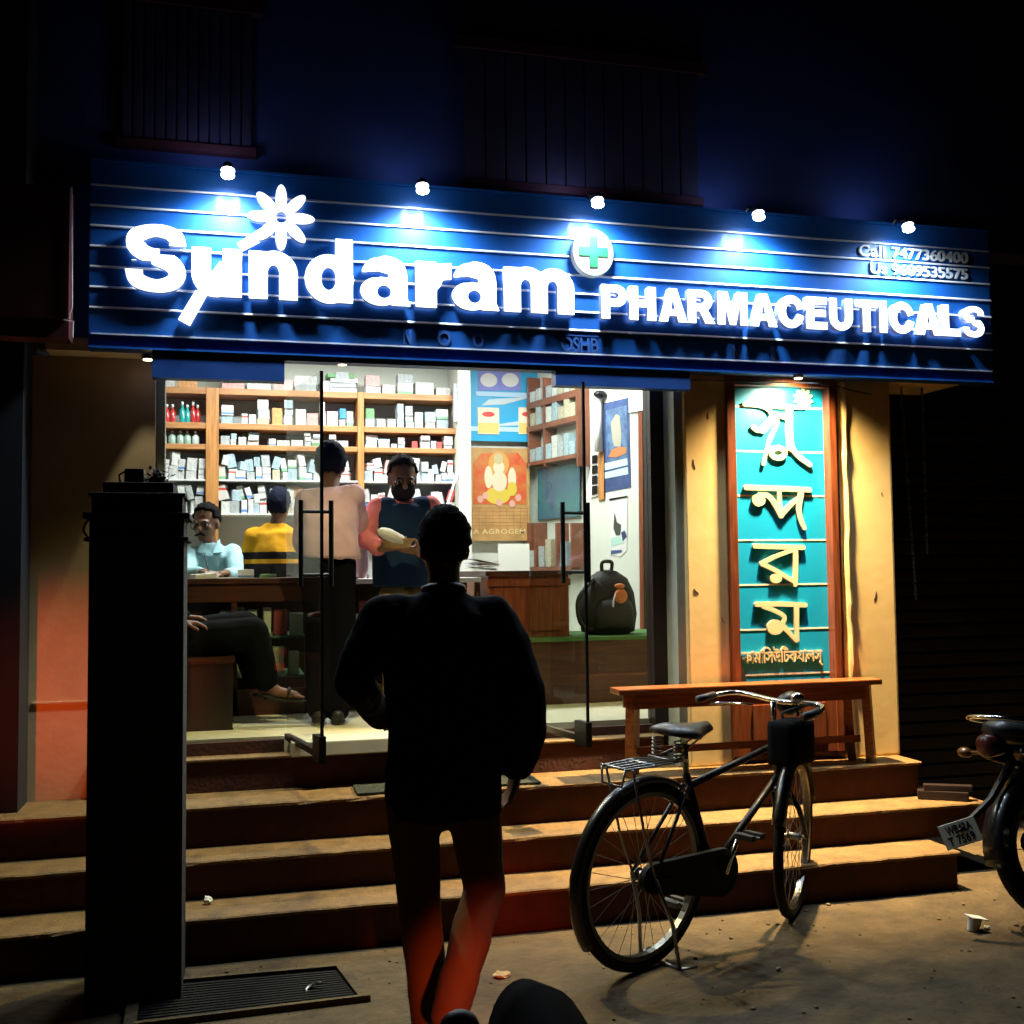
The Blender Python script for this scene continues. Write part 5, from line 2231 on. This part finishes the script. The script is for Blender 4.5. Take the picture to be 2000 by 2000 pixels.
def hand(q, w, d, up, curl=.5, side=1, s=1.):
    """palm, four unequal bent fingers and a thumb; d along the hand, up = back of the hand"""
    d = d.normalized()
    up = (up - d * up.dot(d)).normalized()
    x = d.cross(up) * side
    L = .085 * s
    for k in (-1, -.33, .33, 1):
        caps(q, w + x * .016 * k * s, w + d * L + x * .028 * k * s, .016 * s, .014 * s, 8)
    for k, ln in ((-1, .062), (-.33, .078), (.33, .084), (1, .074)):
        p = w + d * L + x * .028 * k * s
        dd = d
        for j, f in enumerate((.45, .32, .23)):
            dd = (dd * math.cos(curl * (.5 + .3 * j)) - up * math.sin(curl * (.5 + .3 * j))).normalized()
            p2 = p + dd * ln * f * s
            caps(q, p, p2, (.0098 - .0012 * j) * s, (.009 - .0012 * j) * s, 8)
            p = p2
    p = w + d * .025 * s + x * .022 * s
    dd = (d * .6 + x * .75 - up * .25).normalized()
    for ln in (.04, .03, .024):
        p2 = p + dd * ln * s
        caps(q, p, p2, .0115 * s, .0105 * s, 8)
        dd = (dd + d * .35 - x * .2 - up * .15).normalized()
        p = p2


def head(q, c, f, up, s=1.):
    """skull, jaw, brow, nose, lips and ears"""
    r = f.cross(up).normalized()
    mx = Matrix((r, f, up)).transposed().to_4x4()
    c = V(c)

    def e(o, sc, R_=None):
        ball(q, c + (r * o[0] + f * o[1] + up * o[2]) * s, s, sc, mx, 16, 12)
    e((0, -.01, .03), (.075, .094, .088))
    e((0, .018, -.035), (.062, .072, .075))
    e((0, .045, -.085), (.038, .038, .03))
    e((0, .078, .012), (.055, .018, .014))
    e((0, .087, -.036), (.028, .02, .018))
    caps(q, c + (f * .088 + up * .005) * s, c + (f * .108 - up * .032) * s, .009 * s, .015 * s, 8)
    for k in (-1, 1):
        e((.074 * k, -.008, -.01), (.010, .022, .034))
        e((.036 * k, .062, -.025), (.026, .024, .022))
    return r


def hair_cap(parent, c, f, up, m, s=1., line=.35, low=-.45, puff=1.0, seed=0):
    """hair as a thick shell over skull and nape"""
    rnd = random.Random(seed)
    r = f.cross(up).normalized()
    q = BM()
    bmesh.ops.create_uvsphere(q, u_segments=36, v_segments=26, radius=1)
    kill = [v for v in q.verts if (v.co.y > line + .0 and v.co.z < .62 - .25 * abs(v.co.x)) or v.co.z < low - .25 * max(0, -v.co.y) or (v.co.y > .05 and v.co.z < -.05)]
    bmesh.ops.delete(q, geom=kill, context='VERTS')
    for v in q.verts:
        k = 1 + .065 * rnd.uniform(-1, 1)
        l = v.co.copy()
        v.co = V(c) + (r * l.x * .083 * k + f * (l.y * .102 * k - .012) + up * (l.z * .098 * k * puff + .034)) * s
    g = bmesh.ops.extrude_face_region(q, geom=q.faces[:])
    for v in [x for x in g['geom'] if isinstance(x, bmesh.types.BMVert)]:
        d = (v.co - V(c)).normalized()
        v.co -= d * .02 * s
    return obj('hair', q, m, parent, True)


def eyes(parent, c, f, up, s=1., gaze=V((0, 0, 0))):
    r = f.cross(up).normalized()
    for k in (-1, 1):
        p = V(c) + (r * .032 * k + f * .079 + up * -.006) * s
        q = BM()
        ball(q, p, .0105 * s)
        ey = obj('eye', q, mat('eye_white', (.34, .30, .26), .4), parent, True)
        q = BM()
        ball(q, p + f * .0060 * s + gaze, .0068 * s)
        sub('iris', q, HAIR, ey, True)
        q = BM()
        tube(q, [p + (r * -.02 * k + f * .008 + up * .016) * s, p + (f * .013 + up * .022) * s, p + (r * .02 * k + f * .004 + up * .017) * s], [.003 * s, .0045 * s, .003 * s], 6)
        obj('eyebrow', q, HAIR, parent, True)


UP = V((0, 0, 1))


def legs(q, hips, knees, ankles, r0, r1, r2):
    for h, k, a in zip(hips, knees, ankles):
        limb(q, [(h, r0), (k, r1), (a, r2)])


def shoe(parent, ankle, d, floor, m=SHOE, tilt=0.):
    d = V((d.x, d.y, 0)).normalized()
    q = BM()
    a = V((ankle.x, ankle.y, floor))
    s = d.cross(UP)
    rg = []
    for (t, w, h) in ((-.07, .02, .05), (-.06, .034, .07), (.0, .036, .085), (.07, .042, .06), (.14, .045, .045), (.185, .032, .035), (.2, .012, .02)):
        o = a + d * (t - .01) + UP * (max(0, .07 - t) * tilt)
        rg.append([o + s * w * math.cos(x) + UP * (h * (math.sin(x) * .5 + .5) + .001) for x in np.linspace(0, 2 * math.pi, 14, endpoint=False)])
    loft(q, rg)
    return obj('shoe', q, m, parent, True)


# ---- the man walking towards the steps
def P(x, y, Y):
    return at(x, y, Y)


wk = thing('person', 'man in black jacket seen from behind walking towards the steps', 'person', (P(865, 1900, 3.38).x, 3.4, 0))
Yw = 3.40
hc, f0 = P(867, 1070, Yw), V((-.04, 1, -.08)).normalized()
u0 = (UP - f0 * UP.dot(f0)).normalized()
sL, sR = P(748, 1208, Yw), P(958, 1204, Yw)
eL, wL = P(690, 1330, Yw - .03), P(742, 1398, Yw + .26)
eR, wR = P(1022, 1350, Yw - .05), P(1010, 1490, Yw + .04)
hp = P(862, 1560, Yw)
hips = [P(806, 1570, Yw), P(922, 1570, Yw)]
knees = [P(818, 1745, Yw + .06), P(946, 1735, Yw + .06)]
ank = [P(840, 2010, Yw + .04), P(876, 1985, Yw - .26)]
side = V((1, 0, 0))
fw = V((0, 1, 0))
nb_ = P(866, 1165, Yw)
q = BM()
head(q, hc, f0, u0, .98)
caps(q, nb_ - UP * .05, hc - UP * .05, .056, .052)
torso(q, [(hp - UP * .02, .12, .09), (hp + UP * .15, .11, .08), (nb_ - UP * .16, .13, .09), (nb_ - UP * .02, .10, .06)], side, fw)
limb(q, [(sL, .045), (eL, .035), (wL, .026)])
limb(q, [(sR, .045), (eR, .035), (wR, .026)])
hand(q, wL, V((.45, .85, -.25)), UP, .7, 1)
hand(q, wR, V((-.1, .25, -.95)), V((1, 0, .1)), .5, 1)
legs(q, hips, knees, ank, .06, .045, .033)
solid('body', q, SKIN, wk, .0075, 4)
hair_cap(wk, hc, f0, u0, HAIR, 1.02, .30, -.82, 1.02, 3)
q = BM()
torso(q, [(P(868, 1592, Yw), .182, .125), (P(866, 1550, Yw), .188, .135), (P(868, 1460, Yw), .182, .135), (P(866, 1360, Yw), .184, .13), (P(862, 1270, Yw), .192, .13), (P(856, 1205, Yw), .185, .115), (P(860, 1178, Yw), .12, .085), (nb_ + UP * .02, .068, .064)], side, fw)
limb(q, [(sL, .072), (P(715, 1268, Yw - .02), .07), (eL, .06), (wL - (wL - eL).normalized() * .01, .05)])
limb(q, [(sR, .074), (P(1000, 1270, Yw - .03), .072), (eR, .072), (P(1024, 1430, Yw), .068), (wR, .062)])
caps(q, sL, nb_ - UP * .05, .07, .06)
caps(q, sR, nb_ - UP * .05, .07, .06)
jk = solid('jacket', q, cloth('jacket_black', (.009, .010, .013)), wk, .010, 5, .013)
q = BM()
tube(q, catmull([nb_ + V((.06 * math.cos(t), .055 * math.sin(t), .02 - .012 * math.sin(t))) for t in np.linspace(0, 2 * math.pi, 12, endpoint=False)], 3, True), .016, 8, True)
sub('collar', q, 'black_plastic', jk, True)
q = BM()
legs(q, [h - UP * .0 for h in hips], knees, ank, .088, .072, .058)
limb(q, [(hips[0], .088), (P(862, 1560, Yw), .10), (hips[1], .088)])
solid('trousers', q, cloth('trousers_khaki', (.11, .07, .042)), wk, .010, 6, .007)
shoe(wk, ank[0], V((.05, 1, 0)), 0)
shoe(wk, ank[1], V((-.1, 1, 0)), .02, SHOE, 1.1)
q = BM()
p = wL + V((.05, .09, .02))
box(q, -.035, .035, -.05, .05, -.004, .012, .003, Matrix.Translation(p) @ Matrix.Rotation(.5, 4, 'X') @ Matrix.Rotation(.4, 4, 'Z'))
single('paper_slip', q, 'white', 'small white paper slip held in the hand of the walking man', 'paper')

# ---- man in the pink shirt leaning on the counter, back turned
pk = thing('person', 'man in pale pink shirt and black trousers leaning over the counter, back turned', 'person', (P(640, 1410, 5.68).x, 5.68, HF))
Yp = 5.78
hc, f0 = P(645, 912, Yp + .12), V((.15, 1, -.45)).normalized()
u0 = (UP - f0 * UP.dot(f0)).normalized()
sL, sR = P(598, 975, Yp), P(692, 968, Yp)
eL, eR = P(590, 1060, Yp + .12), P(699, 1040, Yp + .17)
wL, wR = V((P(625, 1110, 6.2).x, 6.2, ct + .03)), V((P(706, 1112, 6.22).x, 6.22, ct + .03))
hp = P(640, 1095, Yp - .10)
hips = [P(617, 1105, Yp - .1), P(665, 1105, Yp - .1)]
knees = [P(620, 1250, Yp - .06), P(668, 1250, Yp - .06)]
ank = [P(622, 1385, Yp - .1), P(660, 1388, Yp - .1)]
nb_ = P(642, 955, Yp + .05)
q = BM()
head(q, hc, f0, u0, .98)
caps(q, nb_ - UP * .04, hc - UP * .04, .056, .054)
torso(q, [(hp, .11, .08), (hp.lerp(nb_, .5), .11, .08), (nb_, .09, .05)], side, fw)
limb(q, [(sL, .04), (eL, .032), (wL, .024)])
limb(q, [(sR, .04), (eR, .032), (wR, .024)])
hand(q, wL, V((.2, 1, -.1)), UP, .4, -1, .9)
hand(q, wR, V((-.2, 1, -.1)), UP, .4, 1, .9)
legs(q, hips, knees, ank, .055, .04, .03)
solid('body', q, SKIN, pk, .008, 4)
hair_cap(pk, hc, f0, u0, mat('hair_blue_black', (.008, .011, .026), .9, spec=.08), 1.05, .25, -.85, 1.05, 5)
q = BM()
torso(q, [(P(648, 1092, Yp - .1), .150, .115), (P(646, 1060, Yp - .08), .147, .115), (P(644, 1010, Yp - .02), .15, .115), (P(644, 972, Yp + .02), .14, .095), (nb_ + UP * .01, .062, .06)], side, fw)
limb(q, [(sL, .06), (eL, .054), (wL, .04)])
limb(q, [(sR, .06), (eR, .054), (wR, .04)])
caps(q, sL, nb_ - UP * .04, .058, .055)
caps(q, sR, nb_ - UP * .04, .058, .055)
solid('shirt', q, cloth('shirt_pink', (.74, .50, .60)), pk, .010, 4, .016)
q = BM()
legs(q, hips, knees, ank, .085, .068, .06)
limb(q, [(hips[0], .085), (hips[1], .085)])
solid('trousers', q, cloth('trousers_black', (.005, .005, .008)), pk, .010, 5, .006)
for a in ank:
    shoe(pk, a, V((.1, 1, 0)), HF)

# ---- shopkeeper with the black mask
mk = thing('person', 'man in navy vest, pink shirt and black face mask holding a tray', 'person', (P(790, 1140, 5.98).x, 5.98, HF))
Ym = 5.98
hc, f0 = P(786, 934, Ym - .03), V((.0, -1, -.28)).normalized()
u0 = (UP - f0 * UP.dot(f0)).normalized()
sR, sL = P(738, 992, Ym), P(842, 990, Ym)
eR, eL = P(714, 1052, Ym - .05), P(868, 1050, Ym - .05)
wR, wL = P(743, 1072, Ym - .24), P(815, 1076, Ym - .24)
nb_ = P(788, 985, Ym)
hp = P(790, 1135, Ym)
hips = [P(768, 1165, Ym), P(816, 1165, Ym)]
ank = [V((h.x, Ym, HF + .07)) for h in hips]
knees = [h.lerp(a, .5) for h, a in zip(hips, ank)]
q = BM()
r_ = head(q, hc, f0, u0, 1.0)
caps(q, nb_ - UP * .04, hc - UP * .04, .056, .054)
torso(q, [(hp, .12, .09), (hp.lerp(nb_, .5), .12, .09), (nb_, .1, .05)], side, fw)
limb(q, [(sL, .04), (eL, .034), (wL, .026)])
limb(q, [(sR, .04), (eR, .034), (wR, .026)])
hand(q, wR, V((.75, -.6, .1)), V((-.1, -.2, -1)), .6, -1, 1.05)
hand(q, wL, V((-.75, -.6, .1)), V((.1, -.2, -1)), .6, 1, 1.05)
legs(q, hips, knees, ank, .055, .042, .03)
solid('body', q, mat('skin_tan', (.17, .078, .040), .5), mk, .0075, 4)
hair_cap(mk, hc, f0, u0, HAIRG, 1.02, .42, -.35, 1.0, 7)
eyes(mk, hc, f0, u0, 1.0)
q = BM()
mx_ = Matrix((f0.cross(u0), f0, u0)).transposed().to_4x4()
ball(q, hc + f0 * .042 - u0 * .060, 1, (.068, .078, .062), mx_, 18, 12)
obj('face_mask', q, cloth('mask_black', (.016, .016, .024)), mk, True)
q = BM()
for k in (-1, 1):
    tube(q, circle(hc + f0 * .096 + r_ * .034 * k - u0 * .006, .025, r_, u0, 18), .0028, 5, True)
    cyl(q, hc + f0 * .096 + r_ * .059 * k, hc - f0 * .005 + r_ * .080 * k + u0 * .002, .0022, 5)
obj('eyeglasses', q, 'black', mk)
q = BM()
torso(q, [(hp, .165, .12), (hp.lerp(nb_, .5), .17, .125), (nb_ - UP * .07, .165, .11), (nb_ - UP * .015, .10, .075), (nb_ + UP * .03, .066, .062)], side, fw)
limb(q, [(sL, .066), (eL, .058), (wL - (wL - eL) * .12, .045)])
limb(q, [(sR, .066), (eR, .058), (wR - (wR - eR) * .12, .045)])
solid('shirt', q, cloth('shirt_salmon', (.60, .18, .19)), mk, .009, 4, .010)
q = BM()
torso(q, [(hp - UP * .03, .178, .135), (hp.lerp(nb_, .5), .182, .138), (nb_ - UP * .10, .192, .130), (nb_ - UP * .05, .190, .11), (nb_ - UP * .015, .135, .098), (nb_ - UP * .0, .09, .085)], side, fw)
for a_, b_ in ((sL, eL), (sR, eR)):
    caps(q, a_.lerp(nb_ - UP * .045, .30), nb_ - UP * .045, .073, .07)
solid('vest', q, cloth('vest_navy', (.010, .026, .070)), mk, .009, 4, .004)
q = BM()
legs(q, hips, knees, ank, .085, .07, .06)
solid('trousers', q, cloth('trousers_khaki2', (.26, .19, .10)), mk, .012, 4)
for a in ank:
    shoe(mk, a, V((0, -1, 0)), HF)
# tray with a white packet
tc_ = P(776, 1060, Ym - .32)
q = BM()
rg = []
for (r__, z) in ((.02, -.030), (.06, -.026), (.082, .016), (.085, .021), (.078, .016), (.055, -.018), (.02, -.022)):
    rg.append([tc_ + V((r__ * math.cos(t) * 1.05, r__ * .8 * math.sin(t), z)) for t in np.linspace(0, 2 * math.pi, 30, endpoint=False)])
loft(q, rg)
single('tray', q, mat('basket_tan', (.40, .24, .10), .7), 'shallow tan tray held by the masked man', 'tray', None, True)
q = BM()
bmesh.ops.create_icosphere(q, subdivisions=3, radius=1)
rnd = random.Random(2)
mx_ = Matrix.Translation(tc_ + V((-.03, -.02, .03))) @ Matrix.Rotation(.45, 4, 'Y')
for v in q.verts:
    v.co = mx_ @ V((v.co.x * .085, v.co.y * .055, v.co.z * .036 * rnd.uniform(.9, 1.1)))
single('white_packet', q, 'white', 'crumpled white packet lying on the tray of the masked man', 'packet')

# ---- man in the yellow shirt behind the counter, back turned
ye = thing('person', 'man in yellow shirt with black lower stripes, back turned behind the counter', 'person', (P(540, 1200, 7.25).x, 7.25, HF))
Yy = 7.25
hc, f0 = P(545, 990, Yy), V((.35, 1, -.3)).normalized()
u0 = (UP - f0 * UP.dot(f0)).normalized()
nb_ = P(538, 1026, Yy)
hp = P(535, 1135, Yy)
sL, sR = P(496, 1048, Yy), P(588, 1046, Yy)
eL, eR = P(484, 1100, Yy + .05), P(600, 1100, Yy + .1)
wL, wR = P(500, 1120, Yy + .3), P(580, 1110, Yy + .34)
hips = [P(518, 1140, Yy), P(556, 1140, Yy)]
ank = [V((h.x, Yy, HF + .07)) for h in hips]
knees = [h.lerp(a, .5) for h, a in zip(hips, ank)]
q = BM()
head(q, hc, f0, u0, .86)
caps(q, nb_ - UP * .04, hc - UP * .04, .047, .046)
torso(q, [(hp, .11, .08), (hp.lerp(nb_, .5), .11, .08), (nb_, .09, .05)], side, fw)
limb(q, [(sL, .038), (eL, .03), (wL, .024)])
limb(q, [(sR, .038), (eR, .03), (wR, .024)])
hand(q, wL, V((.2, 1, 0)), UP, .5, 1, .9)
hand(q, wR, V((-.2, 1, 0)), UP, .5, -1, .9)
legs(q, hips, knees, ank, .055, .04, .03)
solid('body', q, SKIN, ye, .008, 4)
hair_cap(ye, hc, f0, u0, mat('hair_blue_black2', (.008, .010, .022), .9, spec=.08), .94, .25, -.85, 1.1, 11)
q = BM()
torso(q, [(hp, .155, .115), (hp.lerp(nb_, .5), .155, .12), (nb_ - UP * .05, .15, .10), (nb_ - UP * .015, .10, .07), (nb_ + UP * .015, .058, .055)], side, fw)
limb(q, [(sL, .062), (eL, .055), (eL.lerp(wL, .3), .05)])
limb(q, [(sR, .062), (eR, .055), (eR.lerp(wR, .3), .05)])
ym = cloth('shirt_yellow', (.62, .30, .02))
t = ym.node_tree
geo = t.nodes.new('ShaderNodeNewGeometry')
sp = t.nodes.new('ShaderNodeSeparateXYZ')
t.links.new(geo.outputs['Position'], sp.inputs[0])
rp = t.nodes.new('ShaderNodeValToRGB')
rp.color_ramp.interpolation = 'CONSTANT'
zA, zB, zC = P(520, 1078, Yy - .12).z, P(520, 1092, Yy - .12).z, P(520, 1101, Yy - .12).z
mr = t.nodes.new('ShaderNodeMapRange')
mr.inputs['From Min'].default_value = 1.3
mr.inputs['From Max'].default_value = 1.9
t.links.new(sp.outputs['Z'], mr.inputs['Value'])
t.links.new(mr.outputs[0], rp.inputs[0])
el = rp.color_ramp.elements
el[0].position = 0
el[0].color = (.02, .018, .018, 1)
el[1].position = (zA - 1.3) / .6
el[1].color = (.62, .30, .02, 1)
e1_ = el.new((zC - 1.3) / .6)
e1_.color = (.62, .30, .02, 1)
e2_ = el.new((zB - 1.3) / .6)
e2_.color = (.02, .018, .018, 1)
t.links.new(rp.outputs[0], t.nodes['Principled BSDF'].inputs['Base Color'])
solid('shirt', q, ym, ye, .009, 4, .014)
q = BM()
legs(q, hips, knees, ank, .085, .07, .06)
solid('trousers', q, cloth('trousers_brown', (.05, .04, .03)), ye, .012, 4)
for a in ank:
    shoe(ye, a, V((0, 1, 0)), HF)

# ---- man with glasses in the light blue shirt at the counter
bl = thing('person', 'man with glasses in light blue shirt writing at the left counter', 'person', (P(415, 1250, 7.0).x, 7.0, HF))
Yb = 7.0
hc, f0 = P(403, 1022, Yb), V((-.42, -1, -.10)).normalized()
u0 = (UP - f0 * UP.dot(f0)).normalized()
nb_ = P(410, 1068, Yb)
hp = P(420, 1175, Yb + .05)
sR, sL = P(374, 1082, Yb), P(455, 1080, Yb)
eR, eL = P(362, 1122, Yb - .20), P(462, 1124, Yb - .20)
wR, wL = V((P(400, 1112, 6.5).x, 6.50, ct + .035)), V((P(440, 1117, 6.52).x, 6.52, ct + .03))
hips = [P(402, 1185, Yb + .05), P(440, 1185, Yb + .05)]
knees = [V((h.x, Yb - .28, h.z - .02)) for h in hips]
ank = [V((k.x, k.y + .04, HF + .07)) for k in knees]
q = BM()
r_ = head(q, hc, f0, u0, 1.0)
caps(q, nb_ - UP * .04, hc - UP * .04, .052, .05)
torso(q, [(hp, .11, .08), (hp.lerp(nb_, .5), .11, .08), (nb_, .09, .05)], side, fw)
limb(q, [(sL, .038), (eL, .03), (wL, .024)])
limb(q, [(sR, .038), (eR, .03), (wR, .024)])
hand(q, wR, V((.35, -1, -.05)), UP, .75, -1, 1.0)
hand(q, wL, V((-.6, -1, -.05)), UP, .6, 1, 1.0)
legs(q, hips, knees, ank, .055, .04, .03)
solid('body', q, SKIN, bl, .007, 3)
hair_cap(bl, hc, f0, u0, HAIR, 1.02, .52, -.3, .98, 13)
eyes(bl, hc, f0, u0, 1.0)
q = BM()
tube(q, [hc + (f0 * .098 - u0 * .060 + r_ * x - u0 * abs(x) * .35) for x in (-.035, -.018, 0, .018, .035)], [.004, .007, .006, .007, .004], 8)
obj('moustache', q, HAIR, bl, True)
q = BM()
for k in (-1, 1):
    tube(q, circle(hc + f0 * .098 + r_ * .034 * k - u0 * .008, .026, r_, u0, 20), .0026, 5, True)
    cyl(q, hc + f0 * .096 + r_ * .06 * k, hc - f0 * .005 + r_ * .080 * k + u0 * .002, .0022, 5)
cyl(q, hc + f0 * .104 - r_ * .009 - u0 * .004, hc + f0 * .104 + r_ * .009 - u0 * .004, .0022, 5)
obj('eyeglasses', q, 'black', bl)
SB_ = cloth('shirt_light_blue', (.36, .60, .66))
q = BM()
torso(q, [(hp, .15, .11), (hp.lerp(nb_, .5), .15, .115), (nb_ - UP * .06, .145, .10), (nb_ - UP * .015, .095, .07), (nb_ + UP * .025, .06, .058)], side, fw)
limb(q, [(sL, .06), (eL, .053), (eL.lerp(wL, .8), .04)])
limb(q, [(sR, .06), (eR, .053), (eR.lerp(wR, .8), .04)])
sh = solid('shirt', q, SB_, bl, .009, 4, .012)
q = BM()
for k in (-1, 1):
    a = nb_ + UP * .03 + side * .045 * k - fw * .045
    pts = [nb_ + UP * .045 + side * .06 * k, a, nb_ - UP * .045 + side * .02 * k - fw * .10, nb_ - UP * .04 + side * .075 * k - fw * .085]
    lo = [q.verts.new(p) for p in pts]
    hi = [q.verts.new(p - fw * .006 + UP * .004) for p in pts]
    q.faces.new(lo)
    q.faces.new(hi[::-1])
    for i in range(4):
        q.faces.new((lo[i], hi[i], hi[(i + 1) % 4], lo[(i + 1) % 4]))
sub('collar', q, SB_, sh)
q = BM()
legs(q, hips, knees, ank, .085, .07, .06)
solid('trousers', q, cloth('trousers_dark2', (.035, .035, .04)), bl, .012, 4)
for a in ank:
    shoe(bl, a, V((0, -1, 0)), HF)
q = BM()
cyl(q, wR + V((.03, -.10, -.02)), wR + V((.0, -.03, .10)), .0045, 6)
single('pen', q, 'black_plastic', 'pen in the hand of the man in the light blue shirt', 'pen')
q = BM()
box(q, hips[0].x - .12, hips[1].x + .12, Yb - .12, Yb + .22, hips[0].z - .13, hips[0].z - .08, .01)
for x in (hips[0].x - .1, hips[1].x + .1):
    for y in (Yb - .1, Yb + .2):
        cyl(q, (x, y, HF + .001), (x, y, hips[0].z - .13), .015, 8)
single('stool', q, 'wood_counter', 'wooden stool under the man in the light blue shirt', 'stool')

# ---- person in dark trousers sitting left of the door, body behind the gatepost
se = thing('person', 'seated person in dark trousers partly hidden behind the gatepost', 'person', (P(400, 1300, 5.75).x, 5.75, HF))
Ys = 5.76
hp = P(318, 1250, Ys)
hips = [P(330, 1258, Ys), P(330, 1250, Ys + .14)]
knees = [P(492, 1238, Ys - .02), P(478, 1225, Ys + .16)]
ank = [P(522, 1335, Ys), P(500, 1330, Ys + .2)]
nb_ = P(312, 1100, Ys + .05)
hc, f0 = P(308, 1040, Ys + .05), V((.9, .4, 0)).normalized()
s2, f2 = V((0, -1, 0)), V((1, 0, 0))
sR, sL = nb_ + V((0, -.15, -.06)), nb_ + V((0, .17, -.06))
eR, eL = sR + V((.05, -.02, -.24)), sL + V((.05, .02, -.24))
wR, wL = P(352, 1215, Ys - .06), P(360, 1205, Ys + .12)
q = BM()
head(q, hc, f0, UP, .95)
caps(q, nb_ - UP * .04, hc - UP * .04, .05, .048)
torso(q, [(hp, .11, .08), (hp.lerp(nb_, .5), .11, .08), (nb_, .09, .05)], s2, f2)
limb(q, [(sL, .038), (eL, .03), (wL, .024)])
limb(q, [(sR, .038), (eR, .03), (wR, .024)])
hand(q, wR, V((1, 0, -.1)), UP, .5, 1, .95)
hand(q, wL, V((1, 0, -.1)), UP, .5, -1, .95)
legs(q, hips, knees, ank, .055, .042, .03)
for a in ank:
    limb(q, [(a, .032), (a + V((.05, -.02, -.045)), .032), (a + V((.14, -.04, -.065)), .026)])
    for k in range(5):
        d = a + V((.14, -.04, -.065)) + V((0, (k - 2) * .014, 0))
        caps(q, d, d + V((.045 - .006 * abs(k - 1), 0, -.008)), .010, .009, 8)
solid('body', q, mat('skin_pinkish', (.17, .07, .042), .6), se, .0075, 4)
hair_cap(se, hc, f0, UP, HAIR, 1.0, .35, -.4, 1.0, 15)
q = BM()
torso(q, [(hp - UP * .02, .15, .12), (hp.lerp(nb_, .5), .155, .12), (nb_ - UP * .06, .15, .1), (nb_ + UP * .02, .06, .058)], s2, f2)
limb(q, [(sL, .06), (eL, .053), (wL, .04)])
limb(q, [(sR, .06), (eR, .053), (wR, .04)])
solid('shirt', q, cloth('shirt_dark', (.008, .01, .012)), se, .010, 4, .006)
q = BM()
legs(q, hips, knees, [k.lerp(a, .9) for k, a in zip(knees, ank)], .105, .088, .07)
limb(q, [(hips[0], .105), (hips[1], .105)])
solid('trousers', q, cloth('trousers_charcoal', (.005, .006, .008)), se, .010, 5, .007)

for a in ank:
    q = BM()
    f_ = a + V((.05, -.02, -.085))
    rg = []
    for (t, w_) in ((-.07, .02), (-.05, .035), (.02, .034), (.09, .044), (.13, .03), (.145, .01)):
        c_ = f_ + V((t, -.2 * t, -.012 * t / .1))
        rg.append([c_ + V((0, w_, 0)), c_ + V((0, w_, .014)), c_ + V((0, -w_, .014)), c_ + V((0, -w_, 0))])
    loft(q, rg)
    tube(q, catmull([f_ + V((.05, -.045, .01)), f_ + V((.06, -.03, .05)), f_ + V((.06, .01, .055)), f_ + V((.05, .03, .01))], 5), .009, 6)
    obj('sandal', q, SHOE, se)
cam.name = 'camera'
